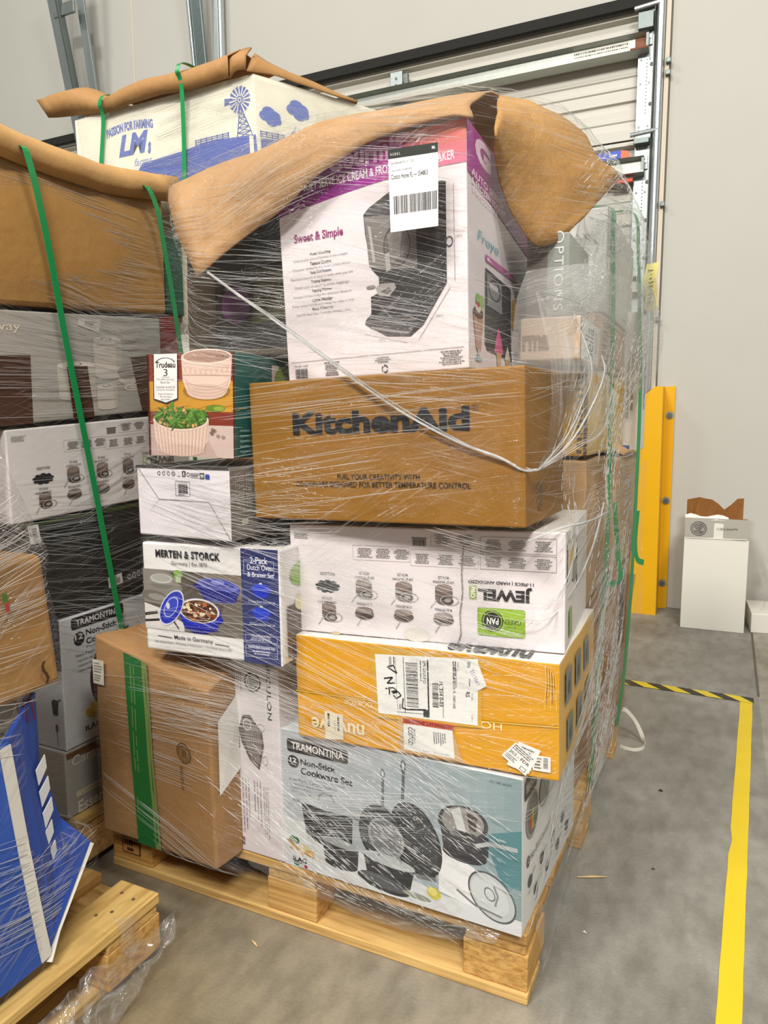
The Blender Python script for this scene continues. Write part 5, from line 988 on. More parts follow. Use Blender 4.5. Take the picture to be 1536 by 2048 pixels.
# carton with pots, brown tape patches
c = side_box('pot_carton', 'grey carton picturing cream pots, patched with dark brown tape, in the left load', LX, -.36, .297, 1.040, 1.276, .45, {'all': W_('#aaa49c')}, dzb=.058, dzt=.054)
a = Art(c, 'right')
x0, y0 = q(-.26, 1.238); x1, y1 = q(-.121, 1.272); a.text('Caraway', x0, y0, x1, y1, '#e6dcc0')
cr = ['#c9c0b6', '#b3a99e', '#d8d0c6', '#8f867c']
def potf(y, z, w, h, lidh=True):
    cx, cy = q(y, z); W2, H2 = w/.657/2, h/.236/2
    a.poly([(cx-W2, cy+H2*.7), (cx+W2, cy+H2*.7), (cx+W2*.95, cy-H2), (cx-W2*.95, cy-H2)][::-1], cr[0]); a.ell(cx, cy-H2, W2*.95, H2*.22, cr[0]); a.ell(cx, cy+H2*.7, W2*1.02, H2*.26, cr[1]); a.ell(cx, cy+H2*.78, W2*.98, H2*.22, cr[2]); a.poly([(cx+W2*.55, cy+H2*.7), (cx+W2, cy+H2*.7), (cx+W2*.95, cy-H2*.95), (cx+W2*.6, cy-H2*1.15)][::-1], '#b9afa4'); a.ring(cx-W2*.1, cy+H2*.85, W2*.4, H2*.12, .3, '#9c9186', rot=10)
potf(.115, 1.222, .088, .092); potf(.02, 1.162, .11, .08); potf(.108, 1.128, .066, .056)
a.ell(*q(.178, 1.178), .055, .10, cr[0]); a.ell(*q(.176, 1.186), .05, .075, '#9a9087'); a.ell(*q(.19, 1.15), .045, .035, '#d3cbc1'); a.ring(*q(.19, 1.15), .03, .02, .3, '#9c9186')
x0, y0 = q(-.26, 1.124); x1, y1 = q(-.083, 1.14); a.rect(x0, y0, x1, y1, '#d8cda8'); x0, y0 = q(-.30, 1.100); x1, y1 = q(-.093, 1.124); a.text('The Cooking', x0, y0, x1, y1, '#e6e0d2', bold=.03); x0, y0 = q(-.3, 1.078); x1, y1 = q(-.10, 1.097); a.text('Collection', x0, y0, x1, y1, '#e6e0d2', bold=.03); x0, y0 = q(-.2, 1.066); x1, y1 = q(-.053, 1.077); a.text('Ceramic Coating | Eco-Friendly', x0, y0, x1, y1, '#dcd6c9'); a.done('product_picture')
for pts in ([(-.24, 1.195), (-.101, 1.206), (-.104, 1.062), (-.23, 1.052)], [(-.008, 1.188), (.051, 1.193), (.065, 1.077), (.004, 1.070)], [(.187, 1.222), (.29, 1.238), (.29, 1.098), (.22, 1.09)]):
    a = Art(c, 'right', quad=[q(*p) for p in pts]); a.rect(0, 0, 1, 1, '#4d3124'); a.done('tape_patch')['label'] = 'dark brown tape patch'
a = Art(c, 'right', quad=[q(.032, 1.306-.008), q(.10, 1.312-.008), q(.09, 1.272), q(.030, 1.283)]); a.rect(0, 0, 1, 1, '#c9c4be'); a.greek(.3, .2, .9, .8, 4, '#77716b', 5, ); a.done('label_sticker')
c = side_box('red_carton', 'red carton edge between the left load and the tall load, below the long brown carton', LX-.01, .302, .39, 1.08, 1.345, .4, {'all': W_('#7d1417')}, n=4)
# long brown carton on top, bulging
bx_ = side_box('kraft_carton', 'long brown bulging carton on top of the left load under green straps', LX, -.42, .325, 1.283, 1.575, .62, {'all': board('#a67c45')}, dzb=.062, dzt=.075, bulge=.012, n=14, bev=.008)
mb = MB()
rows = [[], [], [], [], []]
for i in range(13):
    t = i/12; y = -.42+.80*t; z = 1.585+.075*t+.012*math.sin(t*7); R0 = .005*math.sin(i*2.1)
    for r, (dx, dz) in zip(rows, ((.012, -.03), (.030, .0), (.005, .034), (-.10, .060), (-.35, .066))): r.append((LX+dx+R0, y, z+dz))
mb.grid(rows, board('#b18a58')); mb.build('bulging_top_flap', bx_.root, smooth=True, solid=.004).matrix_parent_inverse = Matrix.Translation(-Vector(bx_.root.location))
c = side_box('green_carton', 'dark green carton end beside the long brown carton of the left load', LX-.005, .332, .40, 1.35, 1.55, .45, {'all': W_('#0e4a38')}, n=4)
c = side_box('beige_carton', 'pale beige carton behind the dark green carton end', LX-.02, .41, .60, 1.33, 1.66, .45, {'all': W_('#d5cdb4')}, n=4)

# ================================================================== WHITE FARM BIN behind the left load
c = Carton('white_carton', 'plain white carton stacked under the white farm bin, hidden behind the left load', 'box', (-2.55, 1.54, .142, .93, 1.0, 1.43, 0, 0, 0), {'all': W_('#d6d2c4')}, load='bin', n=3)
WB = flat('#e2ddc9', .5, bump=.12, bscale=6)
fb = [(-2.60, 1.50, 1.58), (-1.56, 1.50, 1.58), (-1.24, 2.03, 1.58), (-2.40, 2.42, 1.58), (-2.633, 1.50, 2.50), (-1.598, 1.50, 2.512), (-1.2776, 2.03, 2.502), (-2.42, 2.40, 2.50)]
c = Carton('farm_bin', 'large white bin printed with a blue windmill and fields, high at the back left', 'bin', fb, {'all': WB, 'top': board('#a77c4d')}, load='bin', n=10)
BLU = '#2b49a5'
def xz(x, z):
    t = (z-1.58)/.925; xl = -2.60-.033*t; xr = -1.56-.038*t; return (x-xl)/(xr-xl), t
a = Art(c, 'front')
top = [(-2.26, 2.20), (-2.22, 2.245), (-2.12, 2.25), (-1.98, 2.26), (-1.9, 2.27), (-1.8, 2.275), (-1.7, 2.27), (-1.59, 2.263)]
a.poly([xz(x, z) for x, z in top+[(-1.565, 2.0), (-1.565, 1.62), (-2.5, 1.62), (-2.5, 1.9), (-2.3, 2.1)]][::-1], BLU); a.rect(.965, .0, .985, .98, '#e2ddc9'); a.done('blue_field')
a = Art(c, 'front'); h = xz(-1.669, 2.414)
for k in range(16):
    t = math.radians(k*22.5+5); u = math.radians(k*22.5+20); s1, s2 = .012, .056; sc = 1.04/.925
    a.poly([(h[0]+s1*math.cos(t)/1.04, h[1]+s1*math.sin(t)/.925), (h[0]+s2*math.cos(t)/1.04, h[1]+s2*math.sin(t)/.925), (h[0]+s2*math.cos(u)*.95/1.04, h[1]+s2*math.sin(u)*.95/.925)], '#22409a')
a.ell(h[0], h[1], .016/1.04, .016/.925, '#22409a'); a.ring(h[0], h[1], .01/1.04, .01/.925, .4, '#e2ddc9'); a.poly([(h[0]-.075, h[1]-.012), (h[0]-.05, h[1]+.003), (h[0]-.075, h[1]+.022), (h[0]-.06, h[1]+.003)][::-1], '#22409a'); a.poly([(h[0]-.078, h[1]-.014), (h[0]-.055, h[1]-.01), (h[0]-.05, h[1]+.015), (h[0]-.075, h[1]+.02)], '#22409a')
A0, A1, Tm = xz(-1.686, 2.262), xz(-1.605, 2.262), (h[0], h[1]-.02)
L_ = lambda A, B, t: (A[0]+(B[0]-A[0])*t, A[1]+(B[1]-A[1])*t)
a.line([A0, Tm], .005, '#22409a'); a.line([A1, Tm], .005, '#22409a')
for k in range(6):
    a.line([L_(A0, Tm, k/6.5), L_(A1, Tm, (k+1)/6.5)], .0028, '#22409a'); a.line([L_(A1, Tm, k/6.5), L_(A0, Tm, (k+1)/6.5)], .0028, '#22409a'); a.line([L_(A0, Tm, (k+1)/6.5), L_(A1, Tm, (k+1)/6.5)], .0028, '#22409a')
a.done('windmill')
a = Art(c, 'front')
for k in range(7): x = -1.909+.177*k/6; b = xz(x, 2.268+.003*k/6); a.line([b, (b[0], b[1]+.028)], .005, '#22409a')
for r in range(3): b0 = xz(-1.912, 2.274+.008*r); b1 = xz(-1.728, 2.277+.008*r); a.line([b0, b1], .003, '#22409a')
a.done('fence')
a = Art(c, 'front'); x0, y0 = xz(-2.43, 2.385); x1, y1 = xz(-2.15, 2.425); a.text('PASSION FOR FARMING', x0, y0, x1, y1, '#4a5fae', bold=.04, arc=.35)
x0, y0 = xz(-2.36, 2.29); x1, y1 = xz(-2.18, 2.385); a.text('LM', x0, y0, x1, y1, '#4a5fae', bold=.05, shear=.3); x0, y0 = xz(-2.27, 2.28); x1, y1 = xz(-2.165, 2.33); a.text('s', x1-.02, y0, x1, y1, '#4a5fae', bold=.05, shear=.3); a.text('farms', x0, y0-.045, x1, y0-.01, '#8d9ac9', shear=.3); a.done('lettering')
a = Art(c, 'right'); L2 = .60
r_ = lambda e, z: (e/L2, (z-1.58)/.925)
def cloud(e, z, s):
    for dx, dz, r in ((-.35, -.05, .35), (-.05, .18, .45), (.3, .05, .4), (.1, -.25, .4), (.5, -.2, .25)): u, v = r_(e+dx*s, z+dz*s); a.ell(u, v, r*s/L2, r*s*.8/.925, '#4d62ae', n=14)
cloud(.065, 2.35, .07); cloud(.195, 2.405, .075); a.done('clouds')
a = Art(c, 'right'); a.poly([r_(.018, 2.251), r_(.123, 2.262), r_(.25, 2.255), r_(.5, 2.24), r_(.58, 2.2), r_(.58, 1.62), r_(.018, 1.62)][::-1], BLU); a.done('blue_field')
a = Art(c, 'right')
for k in range(5): b = r_(.019+.026*k, 2.255+.002*k); a.line([b, (b[0], b[1]+.03)], .004, '#22409a')
for r in range(3): a.line([r_(.018, 2.262+.009*r), r_(.128, 2.267+.009*r)], .003, '#22409a')
a.ring(*r_(.16, 2.275), .028, .02, .35, '#3a52a6'); a.ring(*r_(.205, 2.28), .04, .024, .3, '#3a52a6'); a.poly([r_(.15, 2.285), r_(.22, 2.30), r_(.215, 2.318), r_(.165, 2.31)], '#3a52a6'); a.line([r_(.175, 2.31), r_(.18, 2.335)], .004, '#3a52a6'); a.done('tractor_and_fence')
# kraft lid flaps bent over the rim
KB = board('#a97f50')
def flap3(rows, nm='lid_flap', lab=None):
    cols = [catmull(r, 4) for r in rows]; mb = MB(); mb.grid([[p+noise.noise_vector(p*8)*.006 for p in r] for r in cols], KB); o = mb.build(nm, c.root, smooth=True, solid=.006); o.matrix_parent_inverse = Matrix.Translation(-Vector(c.root.location))
    if lab: o['label'] = lab
    return o
flap3([[(-2.79, 1.49, 2.535), (-2.6, 1.49, 2.515), (-2.43, 1.485, 2.495)], [(-2.84, 1.47, 2.615), (-2.62, 1.44, 2.60), (-2.41, 1.46, 2.53)], [(-2.84, 1.52, 2.64), (-2.60, 1.55, 2.66), (-2.40, 1.55, 2.565)], [(-2.80, 1.75, 2.63), (-2.58, 1.8, 2.66), (-2.40, 1.8, 2.58)]], lab='brown flap sticking out at the left')
flap3([[(-2.418, 1.475, 2.482), (-2.14, 1.465, 2.50), (-1.93, 1.465, 2.49), (-1.70, 1.47, 2.50)], [(-2.40, 1.455, 2.54), (-2.15, 1.43, 2.56), (-1.93, 1.44, 2.55), (-1.68, 1.44, 2.57)], [(-2.385, 1.50, 2.567), (-2.2, 1.50, 2.595), (-1.93, 1.50, 2.59), (-1.66, 1.50, 2.618)], [(-2.36, 1.8, 2.58), (-2.2, 1.8, 2.60), (-1.93, 1.8, 2.60), (-1.66, 1.75, 2.615)]])
flap3([[(-1.70, 1.475, 2.50), (-1.655, 1.46, 2.515), (-1.612, 1.47, 2.518)], [(-1.685, 1.46, 2.56), (-1.65, 1.45, 2.57), (-1.60, 1.46, 2.565)], [(-1.66, 1.50, 2.615), (-1.63, 1.50, 2.615), (-1.60, 1.50, 2.61)]])
flap3([[(-1.612, 1.475, 2.515), (-1.55, 1.56, 2.52), (-1.45, 1.70, 2.51), (-1.33, 1.90, 2.50)], [(-1.605, 1.50, 2.57), (-1.54, 1.60, 2.56), (-1.44, 1.75, 2.54), (-1.33, 1.93, 2.51)], [(-1.62, 1.55, 2.615), (-1.58, 1.65, 2.60), (-1.50, 1.8, 2.57), (-1.36, 1.98, 2.52)]])

# ================================================================== BOTTOM LEFT LOAD
FX = -.715
BB = flat('#2456b8', .45, bump=.15, bscale=20, vary=.06)
gb = thing('blue_bin', 'blue printed corrugated bin with a white corner stripe, on the bottom left pallet', 'bin', (FX, -.43, .142))
mb = MB()
def loc(P): return [(x-FX, y+.43, z-.142) for x, y, z in P]
mb.grid([loc([(FX, -1.35, .165), (FX, -.9, .168), (FX, -.52, .166), (FX, -.435, .168)]), loc([(FX, -1.35, .4), (FX, -.9, .4), (FX, -.53, .38), (FX, -.455, .38)]), loc([(FX, -1.35, .58), (FX, -.9, .58), (FX, -.55, .57), (FX, -.475, .575)])], BB)
mb.build('side_panel', gb, solid=.008)
mb = MB()
mb.grid([loc([(FX, -.435, .168), (FX-.0, -.415, .20), (FX-.01, -.36, .26), (FX-.035, -.300, .296)]), loc([(FX, -.45, .33), (FX-.01, -.42, .34), (FX-.03, -.385, .35), (FX-.05, -.35, .365)]), loc([(FX, -.465, .47), (FX-.01, -.44, .48), (FX-.03, -.41, .48), (FX-.05, -.385, .485)]), loc([(FX, -.475, .575), (FX-.01, -.455, .585), (FX-.03, -.42, .60), (FX-.05, -.385, .61)])], flat('#2a50ae', .45, bump=.15, bscale=20, vary=.06))
mb.build('flared_panel', gb, solid=.008)
mb = MB(); wh = flat('#dfdcd6', .5)
mb.ribbon(loc([(FX+.006, -.484, .565), (FX+.006, -.463, .38), (FX+.006, -.443, .225), (FX+.006, -.435, .172)]), (0, 1, 0), .020, .002, wh); mb.build('corner_stripe', gb)['label'] = 'white stripe along the bin corner'
mb = MB(); mb.ribbon(loc([(FX+.004, -.430, .162), (FX-.003, -.405, .200), (FX-.012, -.355, .255), (FX-.033, -.299, .293)]), (.3, 0, -.3), .012, .008, flat('#d8d3ca', .7)); mb.build('cut_edge', gb)['label'] = 'white raw cut edge of the flared panel'
mb = MB()
for k, (y, z) in enumerate(((-.402, .49), (-.398, .45), (-.394, .41), (-.396, .37), (-.392, .33))):
    x = FX-.018+.004*0; mb.poly(loc([(x, y-.012, z), (x-.004, y+.010, z+.018), (x-.004, y+.012, z-.006), (x, y-.008, z-.028)]), flat('#d3d6da', .5))
mb.build('arrow_print', gb, solid=.0015)['label'] = 'column of white arrow marks'
mb = MB()
for k in range(3): mb.ribbon(loc([(FX-.022, -.435+.0, .586+.008*k), (FX-.04, -.40, .602+.008*k)]), (0, 0, 1), .003, .001, flat('#22367a', .5))
for k in range(3): mb.ribbon(loc([(FX-.022, -.432+.013*k, .575), (FX-.03, -.432+.013*k, .615)]), (0, 1, 0), .003, .001, flat('#5a2036', .5))
mb.build('fence_print', gb)
c = Carton('blue_carton', 'plain carton inside the blue printed bin', 'box', (-1.60, -1.36, .142, .84, .90, .41, 0, 0, 0), {'all': board('#8a7350')}, load='front', n=3)
bt = [(-1.5, -1.34, .585), (FX-.0, -1.34, .575), (FX-.012, -.385, .605), (-1.5, -.36, .60), (-1.5, -1.34, .86), (FX+.004, -1.34, .872), (FX-.006, -.385, .852), (-1.5, -.36, .85)]
c = Carton('kraft_carton', 'brown carton standing on the blue printed bin at the left edge', 'box', bt, {'all': board('#a87e49')}, load='front', n=12, bulge=.008, bev=.01, corner_off={2: (-.004, .03, .02)})
a = Art(c, 'right', off=.010); a.rect(.905, .73, .915, .79, '#4c6b2c'); a.rect(.908, .66, .915, .72, '#a33a34'); a.done('colour_marks')
mb = MB(); mb.grid([[c.map('right', .962+.010*math.sin(j*1.3)*.4+.006*i, .05+.035*j, .008) for i in range(2)] for j in range(6)], flat('#4d3319', .9)); mb.build('torn_slit', c.root)
c = Carton('pink_carton', 'pinkish carton at the far left edge above the brown carton', 'box', (-1.35, -1.34, .885, .615, .885, .15, 0, 0, 0), {'all': W_('#b79a94')}, load='front', n=3)

# ================================================================== STRAPS
GR = flat('#1d8a4c', .35, spec=.5)
def strap(name, label, pts, wd, w=.013, th=.0012, m=None, group=None):
    mb = MB(); mb.ribbon(catmull(pts, 6), wd, w, th, m or GR); o = mb.build(name, smooth=False); return tag(o, label, 'strap', group or 'straps')
strap('strap', 'left of the two green straps down the right side of the tall load', [(-.10, .68, 1.575), (-.004, .68, 1.572), (.004, .68, 1.50), (.010, .68, 1.35), (.014, .67, 1.17), (.020, .64, .99), (.028, .60, .85), (.026, .60, .71), (.014, .61, .40), (.006, .61, .145)], (.35, 1, 0), .019)
strap('strap', 'right of the two green straps down the right side of the tall load', [(-.06, 1.05, 1.66), (.008, 1.05, 1.645), (.022, 1.05, 1.53), (.034, 1.03, 1.36), (.046, 1.00, 1.19), (.050, .98, 1.01), (.050, .97, .84), (.048, .97, .67), (.044, .98, .515), (.032, 1.0, .30), (.018, 1.0, .145)], (.35, 1, 0), .019)
strap('strap_tail', 'loose green strap end hanging in a loop from the left green strap', [(.030, .69, .86), (.036, .69, .79), (.044, .70, .70), (.048, .71, .665), (.036, .69, .652), (.014, .65, .662)], (.5, 1, 0), .018)
strap('strap_tail', 'short green strap end sticking out low on the right green strap', [(.050, 1.04, .80), (.046, 1.04, .71), (.052, 1.05, .655), (.068, 1.08, .638)], (.5, 1, 0), .017)
strap('strap', 'near green strap over the long brown carton of the left load', [(-1.5, -.13, 1.652), (-1.20, -.12, 1.648), (-1.055, -.115, 1.625), (-1.03, -.105, 1.585), (-1.038, -.064, 1.43), (-1.046, -.026, 1.24), (-1.052, .026, .98), (-1.055, .091, .62), (-1.056, .13, .40), (-1.056, .17, .15)], (0, 1, 0), .016)
strap('strap', 'far green strap over the long brown carton of the left load', [(-1.5, .19, 1.675), (-1.18, .20, 1.672), (-1.05, .22, 1.645), (-1.032, .257, 1.60), (-1.04, .294, 1.49), (-1.05, .333, 1.357), (-1.055, .38, 1.1), (-1.056, .42, .8)], (0, 1, 0), .016)
strap('strap', 'green strap round the left end of the white farm bin', [(-2.40, 1.7, 2.60), (-2.405, 1.49, 2.57), (-2.418, 1.452, 2.52), (-2.43, 1.48, 2.46), (-2.47, 1.488, 2.237), (-2.55, 1.488, 1.7)], (1, 0, 0), .022)
strap('strap', 'green strap round the middle of the white farm bin', [(-1.93, 1.8, 2.625), (-1.934, 1.49, 2.61), (-1.936, 1.425, 2.56), (-1.94, 1.455, 2.49), (-1.97, 1.488, 2.15), (-2.0, 1.488, 1.7)], (1, 0, 0), .022)
strap('strap', 'white strap end curling on the floor beside the pallet', [(.004, 1.20, .12), (.02, 1.215, .115), (.05, 1.24, .07), (.075, 1.235, .02), (.082, 1.20, .006), (.06, 1.17, .004), (.03, 1.17, .003), (.01, 1.18, .003)], (0, .3, 1), .013, m=flat('#d4d0c4', .5))

# ================================================================== STRETCH FILM
def hull2(P):
    P = sorted(set((round(x, 5), round(y, 5)) for x, y in P))
    if len(P) < 3: return P
    def half(Q):
        h = []
        for p in Q:
            while len(h) > 1 and (h[-1][0]-h[-2][0])*(p[1]-h[-2][1])-(h[-1][1]-h[-2][1])*(p[0]-h[-2][0]) <= 0: h.pop()
            h.append(p)
        return h[:-1]
    return half(P)+half(P[::-1])
WRAPS = {}
EDG = [(0, 1), (1, 2), (2, 3), (3, 0), (4, 5), (5, 6), (6, 7), (7, 4), (0, 4), (1, 5), (2, 6), (3, 7)]
def slice_pts(boxes, clouds, z, dz):
    P = []
    for W in boxes:
        for zz in (z-dz, z, z+dz):
            for a, b in EDG:
                A, B = W[a], W[b]
                if abs(A.z-B.z) < 1e-6:
                    continue
                t = (zz-A.z)/(B.z-A.z)
                if 0 <= t <= 1: p = A.lerp(B, t); P.append((p.x, p.y))
    for cl in clouds:
        P += [(p.x, p.y) for p in cl if abs(p.z-z) < .02]
    return P
def wrap(label, boxes, clouds, ctr, z0, z1, nth, nz, mat, off=.006, relax=10, name='stretch_film', extra=None, hem=0.0, cut=None, name_key='main'):
    """tensioned film: radius over the load's outline per height, pulled straight between the parts that stick out"""
    RAD = []
    for j in range(nz+1):
        z = z0+(z1-z0)*j/nz; P = slice_pts(boxes, clouds, z, .006)
        if extra: P += extra(z)
        H = hull2(P) if len(P) > 2 else []
        row = []
        for i in range(nth):
            t = 2*math.pi*i/nth; dx, dy = math.cos(t), math.sin(t); r = 0.0
            for k in range(len(H)):
                ax, ay = H[k][0]-ctr[0], H[k][1]-ctr[1]; bx_, by_ = H[(k+1) % len(H)][0]-ctr[0], H[(k+1) % len(H)][1]-ctr[1]
                ex, ey = bx_-ax, by_-ay; den = dx*ey-dy*ex
                if abs(den) < 1e-9: continue
                s = (ax*ey-ay*ex)/den; u = (ax*dy-ay*dx)/den
                if s > 0 and -1e-6 <= u <= 1+1e-6: r = max(r, s)
            row.append(r)
        RAD.append(row)
    last = next(r for r in RAD if max(r) > 0)
    for j, r in enumerate(RAD):
        if max(r) <= 0: RAD[j] = list(last)
        last = RAD[j]
    base = [[r+off for r in row] for row in RAD]; R = [row[:] for row in base]
    for _ in range(relax):
        N_ = [row[:] for row in R]
        for j in range(1, nz):
            for i in range(nth): N_[j][i] = max(base[j][i], .5*(R[j-1][i]+R[j+1][i]))
        R = N_
    mb = MB(); rows = []
    for j in range(nz+1):
        z = z0+(z1-z0)*j/nz; row = []
        for i in range(nth+1):
            t = 2*math.pi*(i % nth)/nth; w = .0015*noise.noise(Vector((i*.21, z*16, 3.3)))
            r = R[j][i % nth]+w
            zz = z
            if hem and j == 0: zz = z+hem*noise.noise(Vector((i*.35, 1.0, 0)))
            row.append(Vector((ctr[0]+r*math.cos(t), ctr[1]+r*math.sin(t), zz)))
        rows.append(row)
    mb.grid(rows, mat)
    U = []
    me_o = mb.build(name, smooth=True)
    me = me_o.data; uvl = me.uv_layers.new(name='UVMap')
    ub = []
    for row in rows:
        s = 0; L = [0]
        for a, b in zip(row, row[1:]): s += math.hypot(b.x-a.x, b.y-a.y); L.append(s)
        ub.append(L)
    mid = ub[len(ub)//2]; nc = nth+1
    for lp in me.loops:
        v = lp.vertex_index; j, i = divmod(v, nc); uvl.data[lp.index].uv = (mid[i], rows[j][i].z)
    if cut:
        bm = bmesh.new(); bm.from_mesh(me)
        kill = [f for f in bm.faces if cut(f.calc_center_median())]
        bmesh.ops.delete(bm, geom=kill, context='FACES'); bm.to_mesh(me); bm.free()
    tag(me_o, label, 'film'); WRAPS[name_key] = rows; return me_o
F_main = film_mat('stretch_film_main', haze=.085, gloss=.17)
F_left = film_mat('stretch_film_left', haze=.10, gloss=.14, angs=(4, -18, 22))
F_back = film_mat('stretch_film_back', haze=.24, gloss=.16, angs=(6, -20, 14), base=.13)
F_front = film_mat('stretch_film_front', haze=.16, gloss=.20, angs=(38, 52, 18), streak=(6.0, 160.0))
boxes = LOADS['main']; clouds = LOADS['main_sheet']
pal_box = [Vector(v) for v in ((-1.0, .012, .03), (-.01, .012, .03), (-.01, 1.2, .03), (-1.0, 1.2, .03), (-1.0, .012, .141), (-.01, .012, .141), (-.01, 1.2, .141), (-1.0, 1.2, .141))]
def bag(z):   # loose bagged bulge at the back right
    if 1.18 < z < 1.72: return [(.075-.25*max(0, z-1.38)**1.2-.10*max(0, 1.3-z), 1.20), (.05-.2*max(0, z-1.38), .9)]
    return []
film = wrap('clear stretch film wrapped round the tall load in the middle', boxes+[pal_box], clouds, (-.47, .58), .075, 1.70, 220, 100, F_main, off=.006, relax=14, extra=bag, hem=.05)
# film rope drawn diagonally across the front, and gathered strands at the brown carton's corner
F_rope = film_mat('stretch_film_rope', base=.25, haze=.75, gloss=.22, angs=(2, 5, -4), streak=(10, 200), rough=.2, hz_lo=.25)
def strand(pts, r, label=None, nm='film_rope', n=7):
    P = catmull(pts, 8); mb = MB(); mb.tube(P, r if not isinstance(r, list) else [r[0]+(r[1]-r[0])*i/(len(P)-1) for i in range(len(P))], F_rope, n); o = mb.build(nm, film, smooth=True)
    uvl = o.data.uv_layers.new(name='UVMap')
    for lp in o.data.loops: v = lp.vertex_index; uvl.data[lp.index].uv = ((v//n)*.02, (v % n)*.004)
    if label: o['label'] = label
    return o
Yf = -.047
strand([(-.644, Yf+.01, 1.35), (-.56, Yf, 1.296), (-.476, Yf, 1.242), (-.273, Yf-.004, 1.107), (-.143, Yf-.004, 1.037), (-.056, Yf-.004, 1.006), (-.018, -.045, .986), (.004, -.035, .986)],   .0022, 'white twisted film rope running diagonally down to the brown carton')
strand([(-.644, Yf+.01, 1.352), (-.56, Yf, 1.299), (-.476, Yf, 1.247), (-.273, Yf-.004, 1.113), (-.10, Yf, 1.02), (.0, -.04, .985)], .0011)
strand([(.004, -.03, .985), (.030, .05, 1.035), (.042, .12, 1.09), (.036, .25, 1.17), (-.02, .30, 1.30)], .0011)
strand([(.004, -.03, .985), (.038, .06, 1.03), (.058, .16, 1.10), (.056, .28, 1.16), (.03, .4, 1.2)], .0016)
for k in range(7):
    t = k/6; strand([(.002+.002*t, -.03, .984), (.022+.030*t, .04+.03*t, 1.025-.004*t), (.030+.045*t, .08+.10*t, 1.06+.02*math.sin(k)), (.034+.03*t, .16+.18*t, 1.12+.05*t*math.sin(k*2.3)), (.02+.02*t, .30+.15*t, 1.15+.04*math.sin(k*1.7))], random.uniform(.0005, .0010), n=5)
F_gath = film_mat('stretch_film_gathered', haze=.30, gloss=.30, angs=(90, 86, 95), streak=(5, 260), rough=.12, hz_lo=.42, bump=1.0)
def fan(apex, arcs, nm, label=None):
    rows = []; A = Vector(apex); arcs = [catmull(a, 4) for a in arcs]; n = len(arcs[0])
    for arc in [[A+(p-A)*.03 for p in arcs[0]]]+arcs: rows.append([p+Vector((.004*math.sin(i*2.1), .004*math.sin(i*1.3), 0)) for i, p in enumerate(arc)])
    mb = MB(); mb.grid(rows, F_gath); o = mb.build(nm, film, smooth=True); uvl = o.data.uv_layers.new(name='UVMap')
    for lp in o.data.loops: v = lp.vertex_index; uvl.data[lp.index].uv = ((v % n)/n*.12, (v//n)*.06)
    if label: o['label'] = label
fan((.004, -.03, .984), [[(.012, -.005, 1.03), (.024, .03, 1.025), (.034, .06, 1.01), (.040, .09, .995)], [(.012, .02, 1.09), (.030, .08, 1.08), (.046, .14, 1.06), (.058, .22, 1.03)], [(.0, .06, 1.17), (.022, .16, 1.16), (.044, .26, 1.14), (.062, .40, 1.08)], [(-.05, .14, 1.30), (-.005, .26, 1.22), (.03, .36, 1.18), (.056, .50, 1.12)]], 'gathered_film', 'milky fan of gathered film at the brown carton corner')
strand([(-.01, -.03, .868), (.03, .02, .884), (.055, .08, .886), (.06, .2, .88), (.055, .4, .87)], .0022, 'white gathered film edge along the top of the white carton')
strand([(-.02, -.008, .728), (.02, .02, .73), (.045, .10, .77), (.058, .2, .83), (.06, .3, .90)], .0018)
strand([(.03, .42, 1.02), (.035, .6, .985), (.040, .8, .97), (.046, .95, .98)], .0011)
strand([(.08, 1.18, 1.28), (.045, .7, 1.27), (.0, .3, 1.295), (-.12, .0, 1.30)], .0006)
strand([(-.02, .46, 1.18), (-.01, .60, 1.40), (.02, .95, 1.58), (.02, 1.15, 1.66)], .0013)
# milky overlap of several film layers at the back right, and a crinkled clear bag above it
F_veil = film_mat('stretch_film_veil', haze=.16, gloss=.14, angs=(4, 28, -20), base=.30)
def veil(rows_, nm, mat, parent, label=None, sub=5, amp=.004):
    R1 = [catmull(r, sub) for r in rows_]; cols = [catmull(cc, sub) for cc in zip(*R1)]; G = list(zip(*cols)); G = [[p+noise.noise_vector(p*14)*amp+noise.noise_vector(p*40)*amp*.35 for p in r] for r in G]
    mb = MB(); mb.grid(G, mat); o = mb.build(nm, parent, smooth=True); uvl = o.data.uv_layers.new(name='UVMap'); nc = len(G[0])
    for lp in o.data.loops: p = o.data.vertices[lp.vertex_index].co; uvl.data[lp.index].uv = (p.y+p.x*.3, p.z)
    if label: o['label'] = label
    return o
veil([[(-.125, .27, 1.165), (.012, .33, 1.16), (.028, .60, 1.15), (.040, .9, 1.14), (.066, 1.17, 1.16)], [(-.125, .27, 1.23), (.014, .32, 1.23), (.030, .60, 1.23), (.052, .9, 1.24), (.088, 1.19, 1.29)], [(-.12, .27, 1.30), (.010, .32, 1.31), (.028, .60, 1.32), (.050, .9, 1.34), (.076, 1.19, 1.37)], [(-.10, .28, 1.36), (.0, .34, 1.38), (.022, .60, 1.40), (.040, .9, 1.43), (.058, 1.19, 1.45)]], 'film_overlap', F_veil, film, 'milky overlapped film at the back right')
F_side = film_mat('stretch_film_side', haze=.15, gloss=.34, angs=(52, 60, 40), streak=(9, 170), rough=.09, bump=1.4, base=.0)
